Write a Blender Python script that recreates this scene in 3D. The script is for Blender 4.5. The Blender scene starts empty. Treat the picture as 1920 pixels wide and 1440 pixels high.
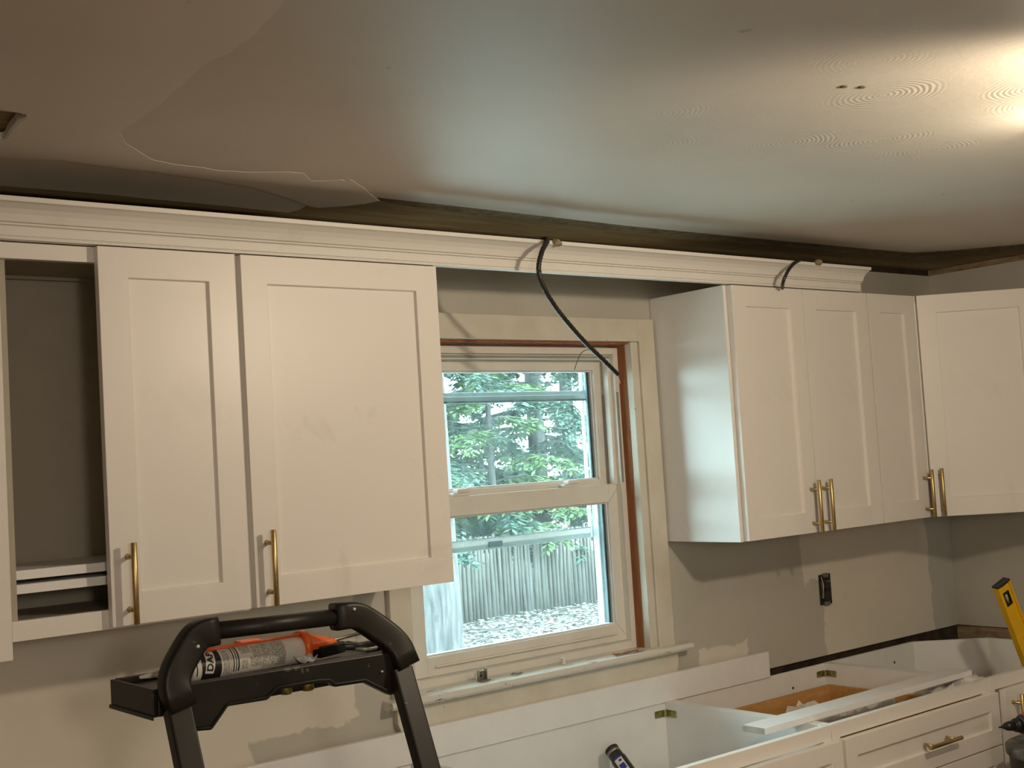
import bpy, bmesh, math, random
from mathutils import Vector, Matrix
random.seed(7)
S = bpy.context.scene
COL = S.collection
PI = math.pi

# ------------------------------------------------------------------ camera, world, exposure
CAM = Vector((0.0, -2.764, 1.652))
F_PX = 2362.128
R_X = Vector((0.77453114, -0.62954803, -0.06140671))
R_Y = Vector((0.00908353, -0.08600008, 0.99625372))
R_Z = Vector((0.63247055, 0.77218732, 0.06089122))
cd = bpy.data.cameras.new('camera')
cam = bpy.data.objects.new('camera', cd)
COL.objects.link(cam)
m = Matrix.Identity(4)
for i in range(3):
    m[i][0] = R_X[i]; m[i][1] = R_Y[i]; m[i][2] = -R_Z[i]; m[i][3] = CAM[i]
cam.matrix_world = m
cd.sensor_fit = 'HORIZONTAL'; cd.sensor_width = 36.0; cd.lens = F_PX / 1920 * 36
cd.clip_start = 0.02; cd.clip_end = 200
S.camera = cam

S.view_settings.view_transform = 'Standard'
S.view_settings.look = 'None'
S.view_settings.gamma = 1.0
S.view_settings.use_curve_mapping = False
S.view_settings.exposure = 0.0

w = bpy.data.worlds.new('overcast_sky')
S.world = w
w.use_nodes = True
bg = w.node_tree.nodes['Background']
bg.inputs[0].default_value = (0.78, 0.94, 1.0, 1)
bg.inputs[1].default_value = 13.0

def lamp(name, loc, power, color, radius):
    ld = bpy.data.lights.new(name, 'POINT')
    ld.energy = power; ld.color = color; ld.shadow_soft_size = radius
    o = bpy.data.objects.new(name, ld); o.location = loc
    COL.objects.link(o)
    return o
SPOT = Vector((2.15, -2.05, 2.15)); SPOT_AIM = Vector((2.45, -0.30, 1.50))
ld_ = bpy.data.lights.new('spot_head', 'SPOT')
ld_.energy = 49.0; ld_.color = (1.0, 0.82, 0.60); ld_.shadow_soft_size = 0.045
ld_.spot_size = math.radians(140); ld_.spot_blend = 0.55  # cone shaped to keep direct light off the near ceiling
so_ = bpy.data.objects.new('spot_head', ld_); so_.location = SPOT
so_.rotation_euler = (SPOT_AIM - SPOT).to_track_quat('-Z', 'Y').to_euler()
COL.objects.link(so_)
LAMP = Vector((2.45, -1.60, 2.195))
lamp('ceiling_bulb', LAMP, 3.4, (1.0, 0.84, 0.60), 0.03)  # weak unseen bulb, only for the hot spot on the ceiling
lamp('fill_light', (0.0, -4.1, 1.9), 56.0, (1.0, 0.88, 0.75), 0.15)  # unseen fill lamp added behind the camera to lift the left ceiling

S.cycles.max_bounces = 10
S.cycles.diffuse_bounces = 5
S.cycles.glossy_bounces = 4
S.cycles.transparent_max_bounces = 16
S.cycles.sample_clamp_indirect = 6.0
S.cycles.use_denoising = True
S.cycles.caustics_reflective = False
S.cycles.caustics_refractive = False

# ------------------------------------------------------------------ pixel -> place helpers
def ray(x, y):
    return R_X * ((x - 960) / F_PX) + R_Y * (-(y - 720) / F_PX) + R_Z
def onY(x, y, Y):
    v = ray(x, y); return CAM + v * ((Y - CAM.y) / v.y)
def onX(x, y, X):
    v = ray(x, y); return CAM + v * ((X - CAM.x) / v.x)
def onZ(x, y, Z):
    v = ray(x, y); return CAM + v * ((Z - CAM.z) / v.z)

# ------------------------------------------------------------------ materials
def newmat(name):
    mt = bpy.data.materials.new(name); mt.use_nodes = True
    nt = mt.node_tree
    return mt, nt, nt.nodes['Principled BSDF']
def N(nt, kind, **kw):
    n = nt.nodes.new(kind)
    for k, v in kw.items(): setattr(n, k, v)
    return n
def objco(nt, scale=(1, 1, 1)):
    t = N(nt, 'ShaderNodeTexCoord'); mp = N(nt, 'ShaderNodeMapping')
    mp.inputs['Scale'].default_value = scale
    nt.links.new(t.outputs['Object'], mp.inputs['Vector'])
    return mp.outputs['Vector']
def noise(nt, vec, scale, detail=4, rough=0.55, dist=0.0):
    n = N(nt, 'ShaderNodeTexNoise')
    n.inputs['Scale'].default_value = scale; n.inputs['Detail'].default_value = detail
    n.inputs['Roughness'].default_value = rough; n.inputs['Distortion'].default_value = dist
    nt.links.new(vec, n.inputs['Vector'])
    return n.outputs['Fac']
def ramp(nt, fac, stops):
    r = N(nt, 'ShaderNodeValToRGB')
    cr = r.color_ramp
    while len(cr.elements) < len(stops): cr.elements.new(0.5)
    for e, (p, c) in zip(cr.elements, stops):
        e.position = p; e.color = (*c, 1) if len(c) == 3 else c
    nt.links.new(fac, r.inputs['Fac'])
    return r.outputs['Color']
def mixc(nt, fac, a, b, mode='MIX'):
    n = N(nt, 'ShaderNodeMix', data_type='RGBA', blend_type=mode)
    if isinstance(fac, (int, float)): n.inputs[0].default_value = fac
    else: nt.links.new(fac, n.inputs[0])
    for s, i in ((a, 6), (b, 7)):
        if isinstance(s, tuple): n.inputs[i].default_value = (*s, 1)
        else: nt.links.new(s, n.inputs[i])
    return n.outputs[2]
def math_(nt, op, a, b=None, c=None, clamp=False):
    n = N(nt, 'ShaderNodeMath', operation=op); n.use_clamp = clamp
    for i, s in enumerate((a, b, c)):
        if s is None: continue
        if isinstance(s, (int, float)): n.inputs[i].default_value = s
        else: nt.links.new(s, n.inputs[i])
    return n.outputs[0]
def bump(nt, bs, h, strength=0.2, dist=0.002):
    b = N(nt, 'ShaderNodeBump')
    b.inputs['Strength'].default_value = strength; b.inputs['Distance'].default_value = dist
    nt.links.new(h, b.inputs['Height']); nt.links.new(b.outputs[0], bs.inputs['Normal'])

def plain(name, col, rough=0.5, metal=0.0, var=0.06, vscale=14.0, bstr=0.0, bscale=200.0, coat=0.0, spec=0.5):
    mt, nt, bs = newmat(name)
    v = objco(nt)
    f = noise(nt, v, vscale, 3)
    lo = tuple(c * (1 - var) for c in col); hi = tuple(min(1, c * (1 + var)) for c in col)
    nt.links.new(ramp(nt, f, [(0.35, lo), (0.65, hi)]), bs.inputs['Base Color'])
    bs.inputs['Roughness'].default_value = rough; bs.inputs['Metallic'].default_value = metal
    bs.inputs['Specular IOR Level'].default_value = spec
    if coat: bs.inputs['Coat Weight'].default_value = coat; bs.inputs['Coat Roughness'].default_value = 0.25
    if bstr: bump(nt, bs, noise(nt, v, bscale, 2), bstr, 0.001)
    return mt

def smudged(name, col, dirt, rough, amount=0.5, scale=5.0, lo=0.55, hi=0.75):
    """paint with fingerprints and plaster dust of their own shapes"""
    mt, nt, bs = newmat(name)
    v = objco(nt)
    f = noise(nt, v, scale, 6, 0.62, 0.6)
    k = ramp(nt, f, [(lo, (0, 0, 0)), (hi, (amount,) * 3)])
    nt.links.new(mixc(nt, k, col, dirt), bs.inputs['Base Color'])
    r = math_(nt, 'MULTIPLY_ADD', k, 0.25, rough)
    nt.links.new(r, bs.inputs['Roughness'])
    bump(nt, bs, noise(nt, v, 420, 2), 0.03, 0.0005)
    return mt

M = {}
M['cab'] = smudged('white_cabinet_paint', (0.80, 0.765, 0.72), (0.62, 0.58, 0.53), 0.36, 0.22, 6.0)
M['cab_dusty'] = smudged('white_cabinet_paint_dusty', (0.80, 0.765, 0.72), (0.60, 0.56, 0.51), 0.38, 0.5, 7.0, 0.60, 0.75)
M['cab_side'] = smudged('white_cabinet_side', (0.78, 0.78, 0.77), (0.66, 0.66, 0.64), 0.24, 0.2, 3.0)
M['cab_in'] = plain('white_melamine_inside', (0.80, 0.80, 0.79), 0.42, var=0.02)
M['crown'] = smudged('crown_paint', (0.74, 0.72, 0.68), (0.5, 0.46, 0.4), 0.45, 0.4, 7.0, 0.6, 0.8)
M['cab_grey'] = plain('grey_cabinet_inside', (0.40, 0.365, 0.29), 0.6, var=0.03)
M['board'] = plain('white_board', (0.82, 0.82, 0.82), 0.35, var=0.02)
M['mdf'] = plain('board_core', (0.42, 0.37, 0.31), 0.85, var=0.15, vscale=60)
M['gold'] = plain('brushed_gold', (0.56, 0.42, 0.19), 0.36, 1.0, var=0.08, vscale=90)
M['vinyl'] = plain('vinyl_frame', (0.74, 0.72, 0.66), 0.38, var=0.03)
M['vinyl_groove_dark'] = plain('vinyl_groove_dark', (0.30, 0.30, 0.27), 0.6)
M['gasket'] = plain('window_gasket', (0.03, 0.06, 0.07), 0.5)
M['storm'] = plain('storm_frame', (0.30, 0.36, 0.38), 0.45, 0.3)
M['storm_white'] = plain('storm_frame_white', (0.75, 0.78, 0.8), 0.4)
M['black'] = plain('black_plastic', (0.018, 0.017, 0.015), 0.42, var=0.4, vscale=30, bstr=0.05)
M['blackmetal'] = plain('black_metal', (0.02, 0.02, 0.02), 0.35, 0.5, var=0.3)
M['darkvoid'] = plain('dark_void', (0.035, 0.022, 0.012), 0.95, var=0.5, vscale=25)
M['steel'] = plain('galvanised_steel', (0.30, 0.29, 0.26), 0.42, 0.85, var=0.25, vscale=60)
M['brass'] = plain('zinc_bracket', (0.34, 0.31, 0.13), 0.35, 0.9, var=0.35, vscale=120)
M['yellow'] = plain('yellow_paint', (0.85, 0.50, 0.015), 0.32, var=0.06)
M['orange'] = plain('orange_paint', (0.80, 0.13, 0.015), 0.35, var=0.08)
M['red'] = plain('red_plastic', (0.5, 0.02, 0.02), 0.4)
M['whiteplastic'] = plain('white_plastic', (0.72, 0.69, 0.62), 0.45)
M['copper'] = plain('copper_wire', (0.55, 0.32, 0.22), 0.4, 0.6)
M['paper'] = plain('paper_scrap', (0.66, 0.60, 0.52), 0.8, var=0.1)
M['rubber'] = plain('dusty_rubber', (0.14, 0.14, 0.13), 0.8, var=0.5, vscale=20, bstr=0.3)
M['plaster_edge'] = plain('plaster_edge', (0.22, 0.18, 0.11), 0.95, var=0.35, vscale=40, bstr=0.5, bscale=90)
M['vial'] = plain('level_vial', (0.40, 0.42, 0.22), 0.15)

# black plastic of the ladder with plaster specks
def splattered():
    mt, nt, bs = newmat('black_plastic_splattered')
    v = objco(nt)
    f = noise(nt, v, 38, 5, 0.6)
    k = ramp(nt, f, [(0.66, (0, 0, 0)), (0.70, (0.55,) * 3)])
    g = noise(nt, v, 9, 3, 0.5)
    base = ramp(nt, g, [(0.3, (0.007, 0.0065, 0.005)), (0.7, (0.018, 0.016, 0.012))])
    nt.links.new(mixc(nt, k, base, (0.16, 0.15, 0.13)), bs.inputs['Base Color'])
    bs.inputs['Specular IOR Level'].default_value = 0.35
    bs.inputs['Roughness'].default_value = 0.43
    bump(nt, bs, noise(nt, v, 260, 2), 0.08, 0.0008)
    return mt
M['ladder'] = splattered()

def gray_paint():
    mt, nt, bs = newmat('grey_wall_paint')
    t = N(nt, 'ShaderNodeTexCoord'); sep = N(nt, 'ShaderNodeSeparateXYZ')
    nt.links.new(t.outputs['Object'], sep.inputs[0])
    v = t.outputs['Object']
    n1 = noise(nt, v, 9, 5, 0.6)
    off = math_(nt, 'MULTIPLY_ADD', n1, 0.09, -0.045)
    X = math_(nt, 'ADD', sep.outputs[0], off)
    n2 = noise(nt, v, 7, 5, 0.6, 0.4)
    Z = math_(nt, 'ADD', sep.outputs[2], math_(nt, 'MULTIPLY_ADD', n2, 0.10, -0.05))
    def box(x0, x1, z0, z1, soft=0.006):
        a = math_(nt, 'SUBTRACT', X, x0); b = math_(nt, 'SUBTRACT', x1, X)
        c = math_(nt, 'SUBTRACT', Z, z0); d = math_(nt, 'SUBTRACT', z1, Z)
        mn = math_(nt, 'MINIMUM', math_(nt, 'MINIMUM', a, b), math_(nt, 'MINIMUM', c, d))
        return math_(nt, 'MULTIPLY_ADD', mn, 1.0 / soft, 0.5, clamp=True)
    patches = [(3.50, 4.25, 1.17, 1.60), (3.60, 4.26, 0.80, 1.20), (2.955, 3.19, 0.95, 1.022),
               (0.60, 1.695, 1.03, 1.36), (0.4, 1.4, 0.95, 1.10)]
    k = None
    for p in patches:
        b = box(*p); k = b if k is None else math_(nt, 'MAXIMUM', k, b)
    n3 = noise(nt, v, 3.0, 4)
    grey = ramp(nt, n3, [(0.3, (0.47, 0.45, 0.39)), (0.7, (0.53, 0.505, 0.445))])
    mud = ramp(nt, n3, [(0.3, (0.66, 0.62, 0.53)), (0.7, (0.74, 0.69, 0.60))])
    c = mixc(nt, k, grey, mud)
    specks = ramp(nt, noise(nt, v, 55, 2), [(0.76, (0, 0, 0)), (0.79, (0.6,) * 3)])
    c = mixc(nt, specks, c, (0.12, 0.09, 0.06))
    nt.links.new(c, bs.inputs['Base Color'])
    bs.inputs['Roughness'].default_value = 0.62
    bump(nt, bs, noise(nt, v, 160, 3), 0.12, 0.001)
    return mt
M['wall'] = gray_paint()

def ceiling_paint(name, col, swirl=True):
    mt, nt, bs = newmat(name)
    t = N(nt, 'ShaderNodeTexCoord'); v = t.outputs['Object']
    n = noise(nt, v, 2.2, 3)
    lo = tuple(c * 0.95 for c in col); hi = tuple(c * 1.05 for c in col)
    c = ramp(nt, n, [(0.3, lo), (0.7, hi)])
    marks = ramp(nt, noise(nt, v, 17, 3, 0.5, 0.2), [(0.745, (0, 0, 0)), (0.77, (0.5,) * 3)])
    c = mixc(nt, marks, c, (0.30, 0.24, 0.18))
    nt.links.new(c, bs.inputs['Base Color'])
    bs.inputs['Roughness'].default_value = 0.5
    bs.inputs['Specular IOR Level'].default_value = 0.4
    h = math_(nt, 'MULTIPLY', noise(nt, v, 120, 3), 0.5)
    if swirl:
        sep = N(nt, 'ShaderNodeSeparateXYZ'); nt.links.new(v, sep.inputs[0])
        flat = N(nt, 'ShaderNodeCombineXYZ')
        nt.links.new(sep.outputs[0], flat.inputs[0]); nt.links.new(sep.outputs[1], flat.inputs[1])
        vo = N(nt, 'ShaderNodeTexVoronoi', voronoi_dimensions='2D'); vo.inputs['Scale'].default_value = 3.4
        vo.inputs['Randomness'].default_value = 0.85
        nt.links.new(flat.outputs[0], vo.inputs['Vector'])
        d = math_(nt, 'ADD', vo.outputs['Distance'], math_(nt, 'MULTIPLY', noise(nt, v, 5, 3), 0.10))
        rings = math_(nt, 'SINE', math_(nt, 'MULTIPLY', d, 185.0))
        fade = ramp(nt, vo.outputs['Distance'], [(0.30, (1, 1, 1)), (0.42, (0, 0, 0))])
        zone = math_(nt, 'MULTIPLY_ADD', sep.outputs[0], 1.6, -2.35, clamp=True)      # old texture survives towards the right
        zone = math_(nt, 'MULTIPLY', zone, math_(nt, 'MULTIPLY_ADD', sep.outputs[1], -2.2, -1.5, clamp=True))
        patchy = ramp(nt, noise(nt, v, 3.1, 2), [(0.40, (0, 0, 0)), (0.56, (1, 1, 1))])
        rr = math_(nt, 'MULTIPLY', math_(nt, 'MULTIPLY', rings, fade), math_(nt, 'MULTIPLY', zone, patchy))
        h = math_(nt, 'ADD', h, math_(nt, 'MULTIPLY', rr, 0.42))
        h = math_(nt, 'ADD', h, math_(nt, 'MULTIPLY', math_(nt, 'MULTIPLY', noise(nt, v, 45, 4), zone), 1.2))
    bump(nt, bs, h, 0.35, 0.0016)
    return mt
M['ceil'] = ceiling_paint('old_ceiling_paint', (0.58, 0.54, 0.48))
M['ceil_mud'] = ceiling_paint('ceiling_skim_coat', (0.66, 0.62, 0.56), swirl=False)

def rough_brown(name, a, b, scale=(3, 20, 20)):
    mt, nt, bs = newmat(name)
    v = objco(nt, scale)
    f = noise(nt, v, 1.2, 8, 0.7, 0.8)
    nt.links.new(ramp(nt, f, [(0.3, a), (0.7, b)]), bs.inputs['Base Color'])
    bs.inputs['Roughness'].default_value = 0.9
    bump(nt, bs, f, 0.5, 0.006)
    return mt
M['strip'] = rough_brown('bare_ceiling_strip', (0.22, 0.155, 0.075), (0.42, 0.34, 0.19))
M['joist'] = rough_brown('old_joist', (0.10, 0.06, 0.03), (0.17, 0.11, 0.06))
M['redwood'] = rough_brown('stained_jamb', (0.20, 0.065, 0.02), (0.36, 0.13, 0.045), (40, 40, 4))
M['ply'] = rough_brown('plywood', (0.46, 0.23, 0.07), (0.66, 0.38, 0.14), (5, 60, 20))
M['insul'] = rough_brown('exposed_lath', (0.16, 0.10, 0.05), (0.42, 0.33, 0.20), (8, 8, 30))

def old_trim():
    mt, nt, bs = newmat('old_window_trim_paint')
    v = objco(nt)
    a = noise(nt, v, 6, 5, 0.6)
    c = ramp(nt, a, [(0.3, (0.58, 0.53, 0.42)), (0.7, (0.67, 0.64, 0.56))])
    chips = ramp(nt, noise(nt, v, 30, 6, 0.7, 0.3), [(0.69, (0, 0, 0)), (0.71, (1, 1, 1))])
    c = mixc(nt, chips, c, (0.20, 0.14, 0.10))
    nt.links.new(c, bs.inputs['Base Color'])
    bs.inputs['Roughness'].default_value = 0.5
    bump(nt, bs, a, 0.15, 0.002)
    return mt
M['trim'] = old_trim()
def sill_paint():
    mt, nt, bs = newmat('peeling_sill_paint')
    v = objco(nt, (1.3, 6, 9))
    chips = ramp(nt, noise(nt, v, 7.0, 7, 0.72, 0.4), [(0.60, (0, 0, 0)), (0.615, (1, 1, 1))])
    c = mixc(nt, chips, (0.68, 0.66, 0.60), (0.16, 0.085, 0.07))
    nt.links.new(c, bs.inputs['Base Color'])
    bs.inputs['Roughness'].default_value = 0.28
    bump(nt, bs, chips, -0.5, 0.002)
    return mt
M['sill'] = sill_paint()

def glassmat():
    mt, nt, bs = newmat('window_glass')
    out = nt.nodes['Material Output']; nt.nodes.remove(bs)
    tr = N(nt, 'ShaderNodeBsdfTransparent'); tr.inputs[0].default_value = (0.90, 0.985, 0.97, 1)
    gl = N(nt, 'ShaderNodeBsdfGlossy'); gl.inputs['Roughness'].default_value = 0.02
    tl = N(nt, 'ShaderNodeBsdfTranslucent'); tl.inputs[0].default_value = (0.8, 0.95, 0.95, 1)
    v = objco(nt, (14, 1, 2.5))
    f = noise(nt, v, 2.2, 6, 0.7)
    k = ramp(nt, f, [(0.35, (0.008,) * 3), (0.75, (0.040,) * 3)])         # streaky dust veil that also stands in for the washed-out, overexposed view
    m1 = N(nt, 'ShaderNodeMixShader'); nt.links.new(k, m1.inputs[0])
    nt.links.new(tr.outputs[0], m1.inputs[1]); nt.links.new(tl.outputs[0], m1.inputs[2])
    fr = N(nt, 'ShaderNodeFresnel'); fr.inputs[0].default_value = 1.25
    m2 = N(nt, 'ShaderNodeMixShader'); nt.links.new(fr.outputs[0], m2.inputs[0])
    nt.links.new(m1.outputs[0], m2.inputs[1]); nt.links.new(gl.outputs[0], m2.inputs[2])
    nt.links.new(m2.outputs[0], out.inputs[0])
    return mt
M['glass'] = glassmat()
def filmmat():
    mt, nt, bs = newmat('clear_plastic_film')
    out = nt.nodes['Material Output']
    bs.inputs['Base Color'].default_value = (0.75, 0.75, 0.74, 1); bs.inputs['Roughness'].default_value = 0.12
    tr = N(nt, 'ShaderNodeBsdfTransparent')
    mx = N(nt, 'ShaderNodeMixShader'); mx.inputs[0].default_value = 0.55
    nt.links.new(tr.outputs[0], mx.inputs[1]); nt.links.new(bs.outputs[0], mx.inputs[2])
    nt.links.new(mx.outputs[0], out.inputs[0])
    return mt
M['film'] = filmmat()
def foliage(name, a, b):
    mt, nt, bs = newmat(name)
    v = objco(nt)
    nt.links.new(ramp(nt, noise(nt, v, 3.0, 4), [(0.3, a), (0.7, b)]), bs.inputs['Base Color'])
    bs.inputs['Roughness'].default_value = 0.8
    return mt
M['needles'] = foliage('conifer_needles', (0.045, 0.10, 0.08), (0.085, 0.165, 0.11))
M['needles_light'] = foliage('pale_needles', (0.10, 0.20, 0.08), (0.17, 0.28, 0.11))
M['bark'] = rough_brown('grey_bark', (0.02, 0.022, 0.025), (0.15, 0.145, 0.145), (14, 14, 2.5))
M['stake'] = rough_brown('weathered_stake', (0.05, 0.05, 0.05), (0.16, 0.155, 0.13), (30, 30, 2))
M['soil'] = rough_brown('leaf_litter_soil', (0.05, 0.05, 0.045), (0.12, 0.11, 0.10), (9, 9, 9))
M['leaf'] = rough_brown('dry_leaves', (0.10, 0.09, 0.08), (0.30, 0.28, 0.25), (12, 12, 12))
M['floor'] = rough_brown('oak_floor', (0.28, 0.18, 0.10), (0.42, 0.29, 0.17), (2, 22, 2))
M['roomwall'] = plain('far_wall_paint', (0.50, 0.46, 0.40), 0.7, var=0.04)

# ------------------------------------------------------------------ mesh helpers
def tag(o, label=None, cat=None, group=None, kind=None):
    if label: o['label'] = label
    if cat: o['category'] = cat
    if group: o['group'] = group
    if kind: o['kind'] = kind
    return o
def link(name, me, mats, parent=None, bevel=0.0, smooth=False, seg=2):
    o = bpy.data.objects.new(name, me)
    COL.objects.link(o)
    for k in (mats if isinstance(mats, (list, tuple)) else [mats]): me.materials.append(M[k] if isinstance(k, str) else k)
    if parent: o.parent = parent
    if bevel:
        b = o.modifiers.new('bevel', 'BEVEL'); b.width = bevel; b.segments = seg; b.limit_method = 'ANGLE'; b.angle_limit = 0.6
        b.harden_normals = False
    if smooth:
        for p in me.polygons: p.use_smooth = True
    return o
def empty(name, loc=(0, 0, 0), rz=0.0):
    o = bpy.data.objects.new(name, None); o.location = loc; o.rotation_euler = (0, 0, rz)
    o.empty_display_size = 0.05
    COL.objects.link(o)
    return o

class MB:
    def __init__(s): s.v = []; s.f = []; s.m = []; s.sm = []
    def add(s, vs, fs, mi=0, sm=False):
        b = len(s.v); s.v += [tuple(p) for p in vs]
        for f in fs: s.f.append([b + i for i in f]); s.m.append(mi); s.sm.append(sm)
        return s
    def box(s, x0, x1, y0, y1, z0, z1, mi=0):
        vs = [(x0, y0, z0), (x1, y0, z0), (x1, y1, z0), (x0, y1, z0), (x0, y0, z1), (x1, y0, z1), (x1, y1, z1), (x0, y1, z1)]
        return s.add(vs, [(0, 3, 2, 1), (4, 5, 6, 7), (0, 1, 5, 4), (1, 2, 6, 5), (2, 3, 7, 6), (3, 0, 4, 7)], mi)
    def prism(s, poly, a, b, axis='y', mi=0):
        """poly in the two other axes, extruded from a to b along axis"""
        def P(p, t):
            return {'y': (p[0], t, p[1]), 'z': (p[0], p[1], t), 'x': (t, p[0], p[1])}[axis]
        n = len(poly)
        vs = [P(p, a) for p in poly] + [P(p, b) for p in poly]
        fs = [list(range(n)), list(range(2 * n - 1, n - 1, -1))] + [(i, i + n, (i + 1) % n + n, (i + 1) % n) for i in range(n)]
        return s.add(vs, fs, mi)
    def sweep(s, pts, prof, mi=0, sm=True, up=Vector((0, 0, 1)), scales=None, cap=True):
        """profile (list of 2D) swept along pts"""
        pts = [Vector(p) for p in pts]; n = len(pts); k = len(prof)
        vs = []
        prevx = None
        for i, p in enumerate(pts):
            t = (pts[min(i + 1, n - 1)] - pts[max(i - 1, 0)]).normalized()
            x = t.cross(up)
            if x.length < 0.05: x = prevx if prevx is not None else t.cross(Vector((0, 1, 0)))
            x = x.normalized()
            if prevx is not None and x.dot(prevx) < 0: x = -x
            prevx = x
            y = x.cross(t).normalized()
            sc = scales[i] if scales else 1.0
            for a, b in prof: vs.append(p + x * a * sc + y * b * sc)
        fs = []
        for i in range(n - 1):
            for j in range(k):
                fs.append((i * k + j, i * k + (j + 1) % k, (i + 1) * k + (j + 1) % k, (i + 1) * k + j))
        if cap: fs += [list(range(k))[::-1], [(n - 1) * k + j for j in range(k)]]
        return s.add(vs, fs, mi, sm)
    def tube(s, pts, r, seg=12, mi=0, scales=None):
        return s.sweep(pts, [(r * math.cos(2 * PI * i / seg), r * math.sin(2 * PI * i / seg)) for i in range(seg)], mi, True, scales=scales)
    def lathe(s, p, axis, rings, seg=24, mi=0, sm=True):
        """rings: (distance along axis, radius)"""
        p = Vector(p); a = Vector(axis).normalized()
        x = a.cross(Vector((0, 0, 1)))
        if x.length < 0.05: x = a.cross(Vector((0, 1, 0)))
        x.normalize(); y = a.cross(x)
        vs = []; k = seg
        for d, r in rings:
            for i in range(seg):
                t = 2 * PI * i / seg
                vs.append(p + a * d + (x * math.cos(t) + y * math.sin(t)) * r)
        fs = []
        for i in range(len(rings) - 1):
            for j in range(k): fs.append((i * k + j, i * k + (j + 1) % k, (i + 1) * k + (j + 1) % k, (i + 1) * k + j))
        fs += [list(range(k))[::-1], [(len(rings) - 1) * k + j for j in range(k)]]
        return s.add(vs, fs, mi, sm)
    def mesh(s, name):
        me = bpy.data.meshes.new(name); me.from_pydata(s.v, [], s.f); me.update()
        for p, mi, sm in zip(me.polygons, s.m, s.sm): p.material_index = mi; p.use_smooth = sm
        bm = bmesh.new(); bm.from_mesh(me); bmesh.ops.recalc_face_normals(bm, faces=bm.faces); bm.to_mesh(me); bm.free()
        return me
    def build(s, name, mats, parent=None, bevel=0.0, seg=2):
        return link(name, s.mesh(name), mats, parent, bevel, seg=seg)

def crom(pts, n=8):
    pts = [Vector(p) for p in pts]; out = []
    for i in range(len(pts) - 1):
        p0 = pts[max(i - 1, 0)]; p1 = pts[i]; p2 = pts[i + 1]; p3 = pts[min(i + 2, len(pts) - 1)]
        for j in range(n):
            t = j / n
            out.append(0.5 * ((2 * p1) + (p2 - p0) * t + (2 * p0 - 5 * p1 + 4 * p2 - p3) * t * t + (3 * p1 - p0 - 3 * p2 + p3) * t ** 3))
    out.append(pts[-1]); return out
def fillet(pts, r=0.02, n=5):
    pts = [Vector(p) for p in pts]; out = [pts[0]]
    for i in range(1, len(pts) - 1):
        a, b, c = pts[i - 1], pts[i], pts[i + 1]
        d1 = min(r, (a - b).length * 0.45); d2 = min(r, (c - b).length * 0.45)
        p = b + (a - b).normalized() * d1; q = b + (c - b).normalized() * d2
        for j in range(n + 1):
            t = j / n; out.append((1 - t) ** 2 * p + 2 * t * (1 - t) * b + t * t * q)
    out.append(pts[-1]); return out
def struct(mb, name, mats, bevel=0.0, parent=None, label=None):
    o = mb.build(name, mats, parent, bevel)
    if parent is None: o['kind'] = 'structure'
    if label: o['label'] = label
    return o

# ------------------------------------------------------------------ room shell
ZC = 2.28         # underside of the ceiling board
ZR = 2.300        # bare strip above it
ZT = 2.132        # top of the wall cabinets
ZB = 1.374        # bottom of the wall cabinets
XR = 4.42         # right wall
ZD = 0.915        # where the wall board stops above the base cabinets
XL, YN = -1.6, -4.6

b = MB(); b.box(XL, XR, YN, 0.02, -0.05, 0.0); struct(b, 'floor', 'floor')
# wall_back: board with the window opening
JL, JR, JB, JT = 1.862, 2.737, 1.035, 1.994
b = MB()
b.box(XL, JL, 0, 0.013, ZD, 2.277); b.box(JR, XR, 0, 0.013, ZD, 2.277)
b.box(JL, JR, 0, 0.013, JT, 2.277); b.box(JL, JR, 0, 0.013, ZD, JB)
struct(b, 'wall_back', 'wall', label='grey painted window wall with pale plaster patches')
b = MB()      # framing behind the board, seen in the slot under it and above it
b.box(XL, XR + .1, 0.013, 0.11, 0, JB); b.box(XL, JL, 0.013, 0.11, JB, JT); b.box(JR, XR + .1, 0.013, 0.11, JB, JT); b.box(XL, XR + .1, 0.013, 0.11, JT, 2.45)
struct(b, 'wall_back_framing', 'darkvoid')
b = MB(); b.box(XR, XR + 0.013, YN, 0.0, ZD, 2.277); struct(b, 'wall_right', 'wall')
b = MB(); b.box(XR + 0.013, XR + 0.11, YN, 0.012, 0, 2.45); struct(b, 'wall_right_framing', 'insul')
b = MB(); b.box(XL - 0.1, XL, YN, 0.013, 0, 2.45); struct(b, 'wall_left', 'roomwall')
b = MB(); b.box(XL - .1, XR + 0.1, YN - 0.1, YN, 0, 2.45); struct(b, 'wall_front', 'roomwall')
# exterior cladding so that daylight only enters by the window
b = MB()
b.box(XL, JL - .005, 0.11, 0.17, -0.3, 2.6); b.box(JR + .02, XR + .2, 0.11, 0.17, -0.3, 2.6)
b.box(JL - .005, JR + .02, 0.11, 0.17, JT + .02, 2.6); b.box(JL - .005, JR + .02, 0.11, 0.17, -0.3, JB - .01)
struct(b, 'wall_outside', 'vinyl')
b = MB(); b.box(XL - .1, XR + .11, YN - .1, 0.17, 2.45, 2.5); struct(b, 'ceiling_deck', 'darkvoid')

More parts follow.
